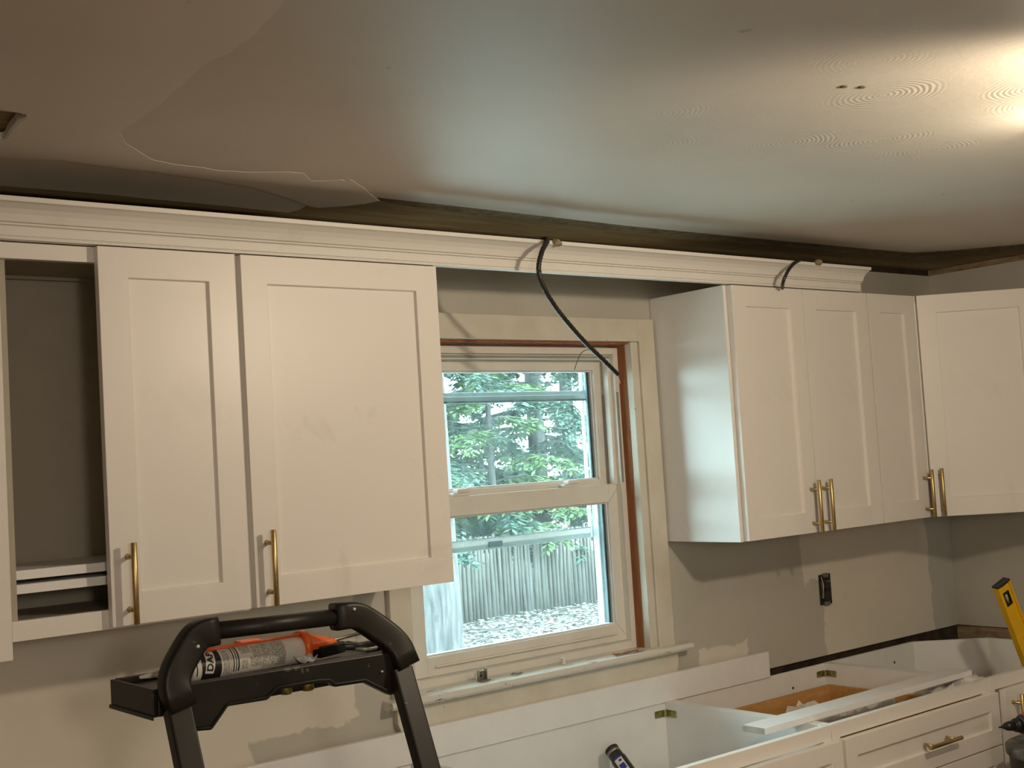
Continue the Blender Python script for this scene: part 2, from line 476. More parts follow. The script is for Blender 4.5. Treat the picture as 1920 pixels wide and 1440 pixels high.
# ceiling board with its torn edge (traced where it stands) and the hole at the left
edge_px = [(-60, 345), (0, 348), (205, 365), (293, 374), (427, 386.5), (540, 399), (562, 393), (575, 385.5), (583, 388), (600, 389.5),
           (630, 388), (671, 383), (696, 380), (709, 377), (700, 369.5), (900, 391.6), (1190, 425), (1475, 452.5), (1600, 464), (1710, 474), (1780, 470), (1920, 457.5)]
edge = [onZ(x, y, ZC) for x, y in edge_px]
pts = [(XL, edge[0].y)] + [(e.x, e.y) for e in edge]
d = Vector((edge[-1].x - edge[-4 + 1].x, edge[-1].y - edge[-3].y))
last = edge[-1]
pts += [(XR, last.y - (XR - last.x) * 0.9)]
pts += [(XR, YN), (XL, YN)]
hole_px = [(-70, 196), (0, 207), (30, 211), (48, 213.5), (49, 219), (40, 223), (31, 227), (26, 234), (20, 240), (15, 247), (12, 254), (10, 259), (4, 262), (-70, 268)]
hole = [onZ(x, y, ZC) for x, y in hole_px]
bm = bmesh.new()
ov = [bm.verts.new((x, y, ZC)) for x, y in pts]
hv = [bm.verts.new((p.x, p.y, ZC)) for p in hole]
es = [bm.edges.new((ov[i], ov[(i + 1) % len(ov)])) for i in range(len(ov))]
es += [bm.edges.new((hv[i], hv[(i + 1) % len(hv)])) for i in range(len(hv))]
bmesh.ops.triangle_fill(bm, use_beauty=True, use_dissolve=False, edges=es)
g = bmesh.ops.extrude_face_region(bm, geom=bm.faces[:])
for v_ in g['geom']:
    if isinstance(v_, bmesh.types.BMVert): v_.co.z += 0.014
bmesh.ops.recalc_face_normals(bm, faces=bm.faces)
me = bpy.data.meshes.new('ceiling'); bm.to_mesh(me); bm.free()
tag(link('ceiling', me, 'ceil'), kind='structure', label='old painted ceiling with swirled texture and a torn edge over the crown')
# joists / lath above the hole, bare strip along the walls
b = MB(); b.box(XL, XR, -0.62, 0.013, ZR, ZR + 0.02); b.box(2.9, XR, -1.6, -0.62, ZR, ZR + 0.02)
struct(b, 'ceiling_bare_strip', 'strip', label='bare brown strip where the soffit was taken down')
b = MB(); b.box(XL, 1.4, -1.4, -0.62, ZR + 0.03, ZR + 0.05); struct(b, 'ceiling_lath', 'joist')
# ragged plaster lip beside the board edge
lip = [onZ(x, y, ZC + 0.008) for x, y in [(690, 372), (720, 377), (760, 384), (860, 399), (960, 409.5), (1060, 421), (1190, 435), (1320, 448), (1475, 461), (1600, 474), (1708, 485), (1790, 480), (1925, 467)]]
top = [onZ(x, y, ZC + 0.008) for x, y in [(690, 366), (1190, 420), (1475, 447), (1712, 469), (1925, 452)]]
b = MB(); b.prism([(p.x, p.y) for p in lip] + [(p.x, p.y) for p in top[::-1]], ZC + 0.006, ZR, 'z')
struct(b, 'ceiling_plaster_lip', 'plaster_edge')
# skim coat patches: thin layers trowelled on under the board
def patch(name, px, t=0.0016):
    q = [onZ(x, y, ZC) for x, y in px]
    bm = bmesh.new(); vv = [bm.verts.new((p.x, p.y, ZC - t)) for p in q]
    ee = [bm.edges.new((vv[i], vv[(i + 1) % len(vv)])) for i in range(len(vv))]
    bmesh.ops.triangle_fill(bm, use_beauty=True, use_dissolve=False, edges=ee)
    g = bmesh.ops.extrude_face_region(bm, geom=bm.faces[:])
    for v_ in g['geom']:
        if isinstance(v_, bmesh.types.BMVert): v_.co.z = ZC + 0.0004
    bmesh.ops.recalc_face_normals(bm, faces=bm.faces)
    me = bpy.data.meshes.new(name); bm.to_mesh(me); bm.free()
    return tag(link(name, me, 'ceil_mud'), kind='structure')
def wob(px, amp=2.0, n=3):
    out = []
    for i in range(len(px)):
        a = px[i]; c = px[(i + 1) % len(px)]
        out.append(a)
        L = math.hypot(c[0] - a[0], c[1] - a[1])
        if L < 300:
            for j in range(1, n):
                t = j / n; out.append((a[0] + (c[0] - a[0]) * t + random.uniform(-amp, amp), a[1] + (c[1] - a[1]) * t + random.uniform(-amp, amp)))
    return out
mud = [(-60, 190), (-60, -40), (560, -40), (520, 20), (480, 62), (435, 95), (385, 118), (340, 160), (300, 195), (258, 226), (225, 246), (235, 268), (285, 299), (345, 310),
       (400, 318), (455, 322), (530, 322), (568, 324), (585, 339), (640, 337), (662, 338), (682, 352), (700, 367), (712, 376), (671, 383), (600, 389), (583, 387), (560, 378), (480, 352), (380, 334), (250, 318), (120, 300), (20, 296), (-60, 290), (-60, 270), (6, 263), (15, 259), (24, 241), (50, 222), (50, 213), (30, 210)]
patch('ceiling_skim_coat', wob(mud, 1.6), 0.0007)

# ------------------------------------------------------------------ window_1
b = MB()      # casing boards, old cream paint
b.box(1.798, 1.866, -0.02, 0, JB + .02, 2.066); b.box(2.765, 2.832, -0.02, 0, JB + .02, 2.066)
b.box(1.866, 2.765, -0.02, 0, JT + .001, 2.066); b.box(2.737, 2.765, -0.012, 0.0, JB + .02, JT + .001)
win = empty('window_1', (2.3, 0, JB)); win['kind'] = 'structure'; win['label'] = 'vinyl double-hung kitchen window in an old cream wooden casing'
def wpart(mb, name, mats, bevel=0.0, label=None, parent=None):
    o = mb.build(name, mats, None, bevel)
    o.parent = parent or win
    o.matrix_parent_inverse = Matrix.Translation(-Vector(win.location))
    if label: o['label'] = label
    return o
wpart(b, 'casing', 'trim', 0.003, 'old cream painted wooden casing with chips')
b = MB()      # stained jamb liner seen in the gap
b.box(2.731, 2.737, 0.014, 0.10, JB + .02, JT); b.box(JL, 2.731, -0.004, 0.10, 1.988, JT)
b.box(2.7375, 2.7385, 0.0, 0.10, JB, JT)
wpart(b, 'jamb', 'redwood', 0, 'reddish brown bare jamb around the frame')
b = MB()      # painted part of the reveal
b.box(2.7335, 2.7375, -0.012, 0.0145, JB + .02, JT)
wpart(b, 'reveal', 'trim')
b = MB()      # vinyl frame with its stepped head
b.box(2.712, 2.731, 0.045, 0.15, 1.06, 1.982)
b.box(1.866, 1.902, 0.045, 0.15, 1.06, 1.982)
b.box(1.902, 2.712, 0.045, 0.15, 1.962, 1.982)
b.box(1.902, 2.712, 0.062, 0.15, 1.947, 1.962)
b.box(1.902, 2.712, 0.045, 0.15, 1.040, 1.082)
b.box(2.700, 2.712, 0.062, 0.085, 1.56, 1.947); b.box(1.902, 1.915, 0.062, 0.085, 1.56, 1.947)
wpart(b, 'window_frame', 'vinyl', 0.0015)
b = MB(); b.box(2.703, 2.7115, 0.0845, 0.098, 1.56, 1.84); b.box(1.903, 2.711, 0.060, 0.0625, 1.9505, 1.958)
b.box(2.7140, 2.7225, 0.0442, 0.0452, 1.566, 1.845)  # raised dark strip; its colour stands in for a shaded recess
wpart(b, 'track_slot_dark', 'vinyl_groove_dark')
def sash(name, y0, y1, x0, x1, z0, z1, st, rt, rb, gy):
    b = MB()
    b.box(x0, x0 + st, y0, y1, z0, z1); b.box(x1 - st, x1, y0, y1, z0, z1)
    b.box(x0 + st, x1 - st, y0, y1, z1 - rt, z1); b.box(x0 + st, x1 - st, y0, y1, z0, z0 + rb)
    o = wpart(b, name, 'vinyl', 0.0015)
    b = MB(); g = 0.005
    X0, X1, Z0, Z1 = x0 + st, x1 - st, z0 + rb, z1 - rt
    b.box(X0, X0 + g, gy - .004, gy + .012, Z0, Z1); b.box(X1 - g, X1, gy - .004, gy + .012, Z0, Z1)
    b.box(X0 + g, X1 - g, gy - .004, gy + .012, Z1 - g, Z1); b.box(X0 + g, X1 - g, gy - .004, gy + .012, Z0, Z0 + g)
    q = b.build('glazing_bead', 'storm_white', o)
    b = MB(); b.box(X0 + .001, X1 - .001, gy + 0.001, gy + 0.0035, Z0 + .001, Z1 - .001)
    q = b.build('pane', 'glass', o)
    b = MB(); b.box(X1 - g - .0095, X1 - g - .0005, gy + .0045, gy + .0095, Z0 + g, Z1 - g)
    b.build('spacer', 'gasket', o)['label'] = 'dark spacer bar'
    return o
lower = sash('lower_sash', 0.070, 0.098, 1.917, 2.727, 1.084, 1.563, 0.050, 0.055, 0.052, 0.084)
upper = sash('upper_sash', 0.102, 0.128, 1.922, 2.722, 1.53, 1.945, 0.045, 0.027, 0.05, 0.118)
b = MB(); b.box(1.99, 2.665, 0.058, 0.071, 1.108, 1.113); b.build('lift_rail', 'vinyl', lower, 0.001)
for x in (2.10, 2.50):
    p = onY(1068, 907, 0.08) if x > 2.3 else onY(862, 926, 0.08)
    b = MB(); b.box(p.x - .028, p.x + .028, 0.072, 0.094, 1.563, 1.572); b.box(p.x - .016, p.x + .024, 0.066, 0.09, 1.572, 1.583)
    b.build('sash_lock', 'vinyl', lower, 0.002)
b = MB(); b.prism([(2.6775, 1.5085), (2.6787, 1.5085), (2.7265, 1.5615), (2.7253, 1.5615)], 0.0694, 0.0701, 'y'); b.prism([(2.6775, 1.1355), (2.6787, 1.1355), (2.7265, 1.0850), (2.7253, 1.0850)], 0.0694, 0.0701, 'y'); b.build('mitre_joint', 'vinyl_groove_dark', lower)
# storm window outside
b = MB()
b.box(1.90, 2.70, 0.158, 0.172, 1.833, 1.847); b.box(1.90, 2.70, 0.172, 0.180, 1.847, 1.860); b.box(2.70, 2.725, 0.15, 0.175, 1.06, 1.975); b.box(1.88, 1.90, 0.15, 0.175, 1.06, 1.975)
b.box(1.88, 2.725, 0.15, 0.175, 1.955, 1.985)
wpart(b, 'storm_frame', 'storm', 0.001, 'grey green storm window frame')
b = MB(); b.box(1.90, 2.69, 0.176, 0.186, 1.398, 1.412); b.box(1.90, 2.69, 0.178, 0.190, 1.412, 1.428, 1)
b.box(2.69, 2.698, 0.176, 0.186, 1.398, 1.96, 1)
wpart(b, 'storm_sash', ['storm', 'storm_white'], 0.001, 'storm sash left half raised')
b = MB(); b.box(1.90, 2.70, 0.157, 0.170, 1.8275, 1.8328); b.box(1.90, 2.69, 0.1755, 0.180, 1.4285, 1.4315); wpart(b, 'storm_seal', 'gasket')
b = MB(); b.box(2.28, 2.33, 0.170, 0.1755, 1.404, 1.420); wpart(b, 'storm_latch', 'gasket')
b = MB(); b.box(2.706, 2.711, 0.130, 0.150, 1.06, 1.95); wpart(b, 'weather_strip', 'gasket', 0, 'dark seal beside the pane')
b = MB()      # stool with its nosing, apron below
b.prism([(-0.046, 1.040), (-0.050, 1.048), (-0.047, 1.060), (0.045, 1.062), (0.045, 1.036), (-0.02, 1.036)], 1.772, 2.885, 'x')
wpart(b, 'stool', 'sill', 0.002, 'window stool with peeling white paint')
b = MB(); b.prism([(1.803, 1.036), (2.842, 1.036), (2.842, 1.0), (2.832, 0.975), (1.813, 0.975), (1.803, 1.0)], -0.02, 0, 'y')
wpart(b, 'apron', 'trim', 0.002)

# ------------------------------------------------------------------ cabinets
def door_mesh(name, wd, h, t=0.02, st=0.062, rec=0.009):
    """shaker door: x 0..wd, z 0..h, back at y 0, front at y -t"""
    bm = bmesh.new()
    def V(x, y, z): return bm.verts.new((x, y, z))
    o = [V(0, -t, 0), V(wd, -t, 0), V(wd, -t, h), V(0, -t, h)]
    i = [V(st, -t, st), V(wd - st, -t, st), V(wd - st, -t, h - st), V(st, -t, h - st)]
    e = 0.0012
    r = [V(st + e, -t + rec, st + e), V(wd - st - e, -t + rec, st + e), V(wd - st - e, -t + rec, h - st - e), V(st + e, -t + rec, h - st - e)]
    k = [V(0, 0, 0), V(wd, 0, 0), V(wd, 0, h), V(0, 0, h)]
    for a in range(4):
        c = (a + 1) % 4
        bm.faces.new((o[a], o[c], i[c], i[a])); bm.faces.new((i[a], i[c], r[c], r[a])); bm.faces.new((o[c], o[a], k[a], k[c]))
    bm.faces.new(r); bm.faces.new(k[::-1])
    bmesh.ops.recalc_face_normals(bm, faces=bm.faces)
    me = bpy.data.meshes.new(name); bm.to_mesh(me); bm.free(); return me
def handle_mesh(L=0.160, vert=True, off=0.032):
    b = MB(); r = 0.006
    a = Vector((0, 0, 1)) if vert else Vector((1, 0, 0))
    b.lathe(a * (-L / 2) + Vector((0, -off, 0)), a, [(0, r - .001), (.001, r), (L - .001, r), (L, r - .001)], 16)
    for s_ in (-1, 1):
        b.lathe(a * (s_ * (L / 2 - 0.028)), (0, -1, 0), [(0, 0.0065), (0.004, 0.0048), (off - 0.004, 0.0042)], 12)
    return b.mesh('handle')
def add_door(parent, x, y, z, wd, h, handle=None, mat='cab', rz=0.0, name='door', st=0.062, hv=True, hL=0.160):
    """handle: (x, z) in the door's own frame"""
    d_ = link(name, door_mesh(name, wd, h, st=st), mat, parent, 0.0011)
    d_.location = (x, y, z); d_.rotation_euler = (0, 0, rz)
    if handle:
        hd = link('handle', handle_mesh(hL, hv), 'gold', d_)
        hd.location = (handle[0], -0.02, handle[1])
        hd['label'] = 'brushed gold bar handle'
    return d_
def cab_box(b, x0, x1, y0, y1, z0, z1, t=0.018, top=True, bottom=True, back=True, mi=0):
    """open fronted carcass, y0 = front, y1 = back"""
    b.box(x0, x0 + t, y0, y1, z0, z1, mi); b.box(x1 - t, x1, y0, y1, z0, z1, mi)
    if top: b.box(x0 + t, x1 - t, y0, y1, z1 - t, z1, mi)
    if bottom: b.box(x0 + t, x1 - t, y0, y1, z0 + .012, z0 + .012 + t, mi)
    if back: b.box(x0 + t, x1 - t, y1 - 0.012, y1 - 0.002, z0 + (.03 if bottom else 0), z1 - (t if top else 0), mi)
H = ZT - ZB

# --- wall cabinet with the missing left door
c1 = tag(empty('wall_cabinet', (0.765, 0, ZB)), 'white wall cabinet left of the window with its left door missing and shelves showing', 'kitchen cabinet')
def rel(o, par):
    o.parent = par; o.matrix_parent_inverse = Matrix.Translation(-Vector(par.location)); return o
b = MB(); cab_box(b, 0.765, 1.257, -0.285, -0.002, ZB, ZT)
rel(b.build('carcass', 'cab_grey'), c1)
b = MB()
b.box(0.766, 1.256, -0.305, -0.2855, ZT - .032, ZT - .0005); b.box(0.766, 1.256, -0.305, -0.2855, ZB - .004, 1.408)
b.box(1.235, 1.256, -0.305, -0.2855, 1.408, ZT - .032)
rel(b.build('face_frame', 'cab', None, 0.0008), c1)
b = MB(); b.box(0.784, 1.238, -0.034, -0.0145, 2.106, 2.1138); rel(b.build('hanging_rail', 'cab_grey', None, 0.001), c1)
for z in (1.483, 1.456):
    b = MB(); b.box(0.784, 1.2385, -0.2800, -0.020, z, z + 0.0178); rel(b.build('shelf', 'cab_in', None, 0.0008), c1)
d1 = add_door(c1, 0.951 - 0.765, -0.3055, 0.001, 0.300, H - 0.002, (0.036, 0.083), name='door', st=0.062)
# --- wall cabinet beside the window, left
c2 = tag(empty('wall_cabinet', (1.258, 0, ZB)), 'white wall cabinet at the left of the window, its one wide door dusty with plaster', 'kitchen cabinet')
b = MB(); cab_box(b, 1.258, 1.786, -0.3045, -0.002, ZB, ZT); rel(b.build('carcass', 'cab_side', None, 0.0008), c2)
add_door(c2, 1.264 - 1.258, -0.3055, 0.001, 0.519, H - 0.002, (0.030, 0.083), mat='cab_dusty', name='door')
# --- tall white filler at far left
tag(MB().box(0.728, 0.7648, -0.308, -0.002, 1.337, ZT + .001).build('end_panel', 'cab', None, 0.001), 'narrow white end panel at the far left edge, reaching lower than the cabinet beside it', 'panel')

# --- right of the window
c3 = tag(empty('wall_cabinet', (2.84, 0, ZB)), 'white two-door wall cabinet right of the window, its bare side lit by daylight', 'kitchen cabinet')
b = MB(); cab_box(b, 2.84, 3.523, -0.3045, -0.002, ZB, ZT)
rel(b.build('carcass', 'cab_side', None, 0.0008), c3)
add_door(c3, 0.013, -0.3065, 0.002, 0.3305, H - 0.004, (0.3305 - 0.028, 0.081))
add_door(c3, 0.3465, -0.3065, 0.002, 0.3325, H - 0.004, (0.028, 0.081))
c4 = tag(empty('wall_cabinet', (3.524, 0, ZB)), 'narrow white single-door wall cabinet between the two-door one and the corner one', 'kitchen cabinet')
b = MB(); cab_box(b, 3.524, 3.797, -0.3045, -0.002, ZB, ZT); rel(b.build('carcass', 'cab_side', None, 0.0008), c4)
add_door(c4, 0.004, -0.3065, 0.002, 0.262, H - 0.004, (0.262 - 0.024, 0.081))
# --- diagonal corner cabinet
XC = 3.799
c5 = tag(empty('corner_wall_cabinet', (XC, 0, ZB)), 'white diagonal wall cabinet filling the room corner', 'kitchen cabinet')
b = MB()
poly = [(XC, -0.002), (XR - .002, -0.002), (XR - .002, -0.610), (XC + 0.315, -0.610), (XC, -0.300)]
b.prism(poly, ZB, ZB + 0.018, 'z'); b.prism(poly, ZT - 0.018, ZT, 'z')
b.box(XC, XC + .018, -0.295, -0.002, ZB + .018, ZT - .018); b.box(XR - .32, XR - .002, -0.610, -0.592, ZB + .018, ZT - .018)
b.box(XC + .018, XR - .002, -0.014, -0.002, ZB + .018, ZT - .018); b.box(XR - .014, XR - .002, -0.592, -0.014, ZB + .018, ZT - .018)
rel(b.build('carcass', 'cab', None, 0.0008), c5)
ang = math.atan2(-0.31, 0.315)
L = math.hypot(0.315, 0.31)
nrm = Vector((math.sin(ang), -math.cos(ang), 0))
for sx in (0.001, L - .028):
    b = MB(); b.box(sx, sx + .027, -0.004, 0.014, 0.0185, H - .0185)
    q = b.build('stile', 'cab', c5, 0.0008); q.location = (0, -0.300, 0); q.rotation_euler = (0, 0, ang)
dd = add_door(c5, 0.022 * math.cos(ang) + nrm.x * 0.006, -0.300 + 0.022 * math.sin(ang) + nrm.y * 0.006, 0.002, L - 0.044, H - 0.004, (0.030, 0.083), rz=ang)

# --- crown moulding (one length over the left cabinets, the window and the right cabinets)
prof = [(-0.305, 2.1335), (-0.3255, 2.1335), (-0.3255, 2.1380), (-0.3215, 2.1390), (-0.3215, 2.1402), (-0.3245, 2.1412), (-0.3245, 2.1585), (-0.3215, 2.1592), (-0.3215, 2.1604), (-0.3290, 2.1610), (-0.3290, 2.1636), (-0.3265, 2.1640), (-0.3265, 2.1654), (-0.3335, 2.1662), (-0.3360, 2.1720), (-0.3400, 2.1800),
        (-0.3480, 2.1890), (-0.3600, 2.1960), (-0.3640, 2.1975), (-0.3690, 2.1985), (-0.3700, 2.2080), (-0.3560, 2.2085), (-0.3110, 2.1700), (-0.305, 2.15)]
b = MB(); b.prism(prof, 0.40, 3.498, 'x')
tag(b.build('crown_moulding', 'crown', None, 0.0006), 'long white crown moulding running over the left cabinets and across above the window', 'crown moulding')

# ------------------------------------------------------------------ base cabinets
ZK = 0.898
def base(x0, x1, label, front):
    e = tag(empty('base_cabinet', (x0, 0, 0)), label, 'kitchen cabinet')
    b = MB(); cab_box(b, x0, x1, -0.607, -0.020, 0.10, ZK, top=False)
    b.box(x0 + .02, x1 - .02, -0.55, -0.53, 0, 0.10)
    rel(b.build('carcass', 'cab_in', None, 0.0008), e)
    b = MB()
    b.box(x0 + .0005, x1 - .0005, -0.627, -0.6075, 0.860, ZK + .0005); b.box(x0 + .0005, x0 + .035, -0.627, -0.6075, 0.10, 0.860); b.box(x1 - .035, x1 - .0005, -0.627, -0.6075, 0.10, 0.860)
    b.box(x0 + .035, x1 - .035, -0.627, -0.6075, 0.10, 0.13)
    rel(b.build('face_frame', 'cab', None, 0.001), e)
    return e
def front_panel(e, x0, x1, z0, z1, name='drawer_front', handle=None, st=0.05):
    me = door_mesh(name, x1 - x0, z1 - z0, st=st)
    o = link(name, me, 'cab', e, 0.0011); o.location = (x0 - e.location.x, -0.6275, z0)
    if handle:
        hd = link('handle', handle_mesh(0.165, False), 'gold', o); hd.location = (handle, -0.02, (z1 - z0) / 2 - .005); hd['label'] = 'brushed gold bar handle'
    return o
bl = base(0.90, 1.846, 'white base cabinet at the left, hidden mostly behind the stepladder', None)
for a_, c_ in ((0.905, 1.371), (1.375, 1.842)): front_panel(bl, a_, c_, 0.11, 0.857, 'door', st=0.06)
sb = base(1.848, 2.775, 'white sink base cabinet, open topped, under the window', None)
front_panel(sb, 1.853, 2.794 - .002, 0.70, 0.857, 'false_front')
for a_, c_ in ((1.853, 2.31), (2.314, 2.79)): front_panel(sb, a_, c_, 0.11, 0.695, 'door', st=0.06)
db = base(2.777, 3.556, 'white drawer base cabinet holding a plywood drawer, right of the sink base', None)
q = front_panel(db, 2.806, 3.575, 0.702, 0.857, handle=(3.225 - 2.806))
front_panel(db, 2.806, 3.575, 0.41, 0.698); front_panel(db, 2.806, 3.575, 0.12, 0.406)
b = MB()      # plywood drawer box behind the front
b.box(2.800, 3.535, -0.600, -0.585, 0.725, 0.830); b.box(2.800, 3.535, -0.060, -0.045, 0.725, 0.830)
b.box(2.800, 2.815, -0.585, -0.060, 0.725, 0.830); b.box(3.520, 3.535, -0.585, -0.060, 0.725, 0.830); b.box(2.815, 3.520, -0.585, -0.060, 0.727, 0.735)
rel(b.build('drawer_box', 'ply', None, 0.001), db)
# corner base with chamfered back
cb = tag(empty('corner_base_cabinet', (3.558, 0, 0)), 'white corner base cabinet with an angled back panel', 'kitchen cabinet')
b = MB()
b.box(3.558, 3.576, -0.607, -0.020, 0.10, ZK); b.box(3.576, 4.075, -0.032, -0.020, 0.10, ZK)
ch = [(4.075, -0.020), (4.278, -0.210), (4.269, -0.219), (4.066, -0.032)]
b.prism(ch, 0.10, ZK, 'z'); b.box(4.266, 4.278, -0.90, -0.214, 0.10, ZK)
b.box(3.576, 4.266, -0.607, -0.232, 0.11, 0.13)
rel(b.build('carcass', 'cab_in'), cb)
b = MB(); b.box(3.5585, 3.82, -0.627, -0.6075, 0.860, ZK + .0005); b.box(3.5585, 3.592, -0.627, -0.6075, 0.10, 0.860)
b.box(3.80, 3.82, -0.95, -0.6275, 0.860, ZK); b.box(3.80, 3.82, -0.95, -0.6275, 0.10, 0.13); b.box(3.80, 3.82, -0.95, -0.92, 0.13, 0.860); b.box(3.82, 4.266, -0.95, -0.932, 0.10, ZK)
rel(b.build('face_frame', 'cab', None, 0.001), cb)
q = front_panel(cb, 3.612, 3.797, 0.12, 0.857, 'door', st=0.055)
q2_ = link('door', door_mesh('door', 0.262, 0.737, st=0.055), 'cab', cb, 0.0011); q2_.location = (3.7995 - 3.558, -0.655, 0.12); q2_.rotation_euler = (0, 0, -PI / 2)
hd = link('handle', handle_mesh(0.135, True), 'gold', q); hd.location = (0.040, -0.02, 0.655); hd['label'] = 'brushed gold bar handle'

# board standing on edge along the wall, loose filler strip lying across
tag(MB().box(1.20, 3.243, -0.040, -0.0215, ZK + .0005, 0.980).build('filler_board', 'board', None, 0.001), 'long white board standing on edge on the base cabinets below the window', 'board')
q = [onZ(1390.5, 1359, 0.9155), onZ(1433.5, 1366, 0.9155), onZ(1822, 1256, 0.9155), onZ(1798, 1252, 0.9155)]
a0 = q[0]; dirv = (q[2] - q[1]).normalized(); side = Vector((dirv.y, -dirv.x, 0)); wd = 0.076; LL = (q[2] - q[1]).length
st_ = q[1] - side * wd
P_ = [st_, q[1], q[1] + dirv * LL, st_ + dirv * LL]
b = MB(); b.prism([(p.x, p.y) for p in P_], ZK + .001, ZK + .0175, 'z')
o = b.build('filler_strip', ['board', 'mdf'], None, 0.0)
for p in o.data.polygons:
    if abs(p.normal.dot(dirv)) > 0.9: p.material_index = 1
tag(o, 'white filler strip lying loose across the open base cabinets', 'board')

# corner brackets screwed inside the base cabinets
def bracket(X, Y, Z, label):
    b = MB(); t = 0.0015; h = 0.0105; L = 0.046
    pts_ = [(-L, 0), (-L, -t), (-0.004, -t - .002), (-.006 + t, -0.006), (-t, -L), (0, -L), (0, -L)]
    b.prism([(-L, -.0004), (-L, -t), (-0.007, -t), (-t, -0.007), (-t, -L), (-.0004, -L), (-.0004, -0.005), (-0.005, -.0004)], -h, h, 'z')
    for s_ in (-1, 1):
        b.lathe((-0.013 - (0.012 if s_ > 0 else 0), -t, 0), (0, -1, 0), [(0, .0035), (.0012, .003)], 10)
        b.lathe((-t, -0.013 - (0.012 if s_ > 0 else 0), 0), (-1, 0, 0), [(0, .0035), (.0012, .003)], 10)
    o = b.build('corner_bracket', 'brass', None, 0.0008); o.location = (X, Y, Z)
    return tag(o, label, 'bracket', 'zinc corner brackets')
bracket(2.7565, -0.0325, 0.866, 'small zinc corner bracket inside the sink base cabinet')
bracket(3.5375, -0.0325, 0.866, 'small zinc corner bracket inside the drawer base cabinet')

# paper scraps and plastic film in the drawer cabinet
def crumple(name, mat, c, sx, sy, amp, n=9, seed=1, rz=0.0, tiltz=0.0):
    rnd = random.Random(seed); vs = []; fs = []
    for i in range(n):
        for j in range(n):
            u = i / (n - 1) - .5; v_ = j / (n - 1) - .5
            x = u * sx + rnd.uniform(-.3, .3) * sx / n; y = v_ * sy + rnd.uniform(-.3, .3) * sy / n
            z = rnd.uniform(0, amp) + tiltz * u
            X = x * math.cos(rz) - y * math.sin(rz); Y = x * math.sin(rz) + y * math.cos(rz)
            vs.append((X, Y, z))
    for i in range(n - 1):
        for j in range(n - 1): fs.append((i * n + j, (i + 1) * n + j, (i + 1) * n + j + 1, i * n + j + 1))
    me = bpy.data.meshes.new(name); me.from_pydata(vs, [], fs); me.update()
    o = link(name, me, mat); o.location = c
    s_ = o.modifiers.new('thick', 'SOLIDIFY'); s_.thickness = 0.0012
    return o
p = onY(1522, 1330, -0.30)
tag(crumple('paper_scrap', 'paper', (p.x, p.y, p.z - .035), 0.13, 0.12, 0.055, 5, 3, 0.3), 'torn pale paper scrap lying in the plywood drawer', 'paper')
p = onZ(1560, 1352, 0.815)
tag(crumple('plastic_film', 'film', (p.x, p.y, 0.792), 0.62, 0.15, 0.055, 17, 5), 'crumpled clear plastic film stuffed along the front of the drawer', 'plastic film')
for px_, py_, par_ in ((1487, 1290, db), (1677, 1242, cb)):
    p = onY(px_, py_, -0.0325); k_ = MB().lathe((p.x - par_.location.x, -0.0322, p.z), (0, -1, 0), [(0, .0042), (.0012, .0042)], 12).build('screw_hole_disc', 'darkvoid', par_)  # dark disc stands in for the shade inside a screw hole
tag(crumple('plastic_wrap', 'film', (3.50, -0.56, 0.872), 0.22, 0.10, 0.028, 8, 8), 'clear plastic wrap over the front rail near the far end of the filler strip', 'plastic film')

# dark bottle leaning in the sink cabinet
top_ = onY(1146, 1404, -0.075); bot_ = onY(1180, 1452, -0.15)
ax = (bot_ - top_).normalized()
bt = tag(empty('flashlight', top_), 'black flashlight with a silver band leaning inside the sink base', 'flashlight')
b = MB(); b.lathe((0, 0, 0), ax, [(0, .0200), (.001, .0212), (.008, .0212), (.009, .0205)], 28); b.build('head', 'black', bt)
b = MB(); b.lathe((0, 0, 0), ax, [(.009, .0203), (.020, .0203)], 28); b.build('band', 'steel', bt)
b = MB(); b.lathe((0, 0, 0), ax, [(.020, .0205), (.038, .0210), (.040, .0230), (.17, .0230), (.175, .0200)], 28); b.build('body', 'black', bt)
# wrap-around label
x_ = ax.cross(Vector((0, 0, 1))).normalized(); y_ = ax.cross(x_)
tocam = (CAM - top_).normalized(); ph = math.atan2(tocam.dot(y_), tocam.dot(x_))
b = MB()
def lab(b, d0, d1, a0, a1, r, mi, n=10):
    vs = []; fs = []
    for i in range(n + 1):
        t = ph + a0 + (a1 - a0) * i / n
        for dd_ in (d0, d1): vs.append(ax * dd_ + (x_ * math.cos(t) + y_ * math.sin(t)) * r)
    for i in range(n): fs.append((2 * i, 2 * i + 1, 2 * i + 3, 2 * i + 2))
    b.add(vs, fs, mi)
M['blue'] = plain('blue_print', (0.03, 0.05, 0.30), 0.4)
lab(b, .046, .12, -0.5, 0.6, .02325, 0); lab(b, .043, .048, -0.6, 0.65, .0234, 1); lab(b, .052, .060, -0.3, 0.1, .0234, 1); lab(b, .066, .085, -0.35, 0.4, .0234, 1)
b.build('sticker', ['whiteplastic', 'blue'], bt)['label'] = 'white and blue printed sticker'

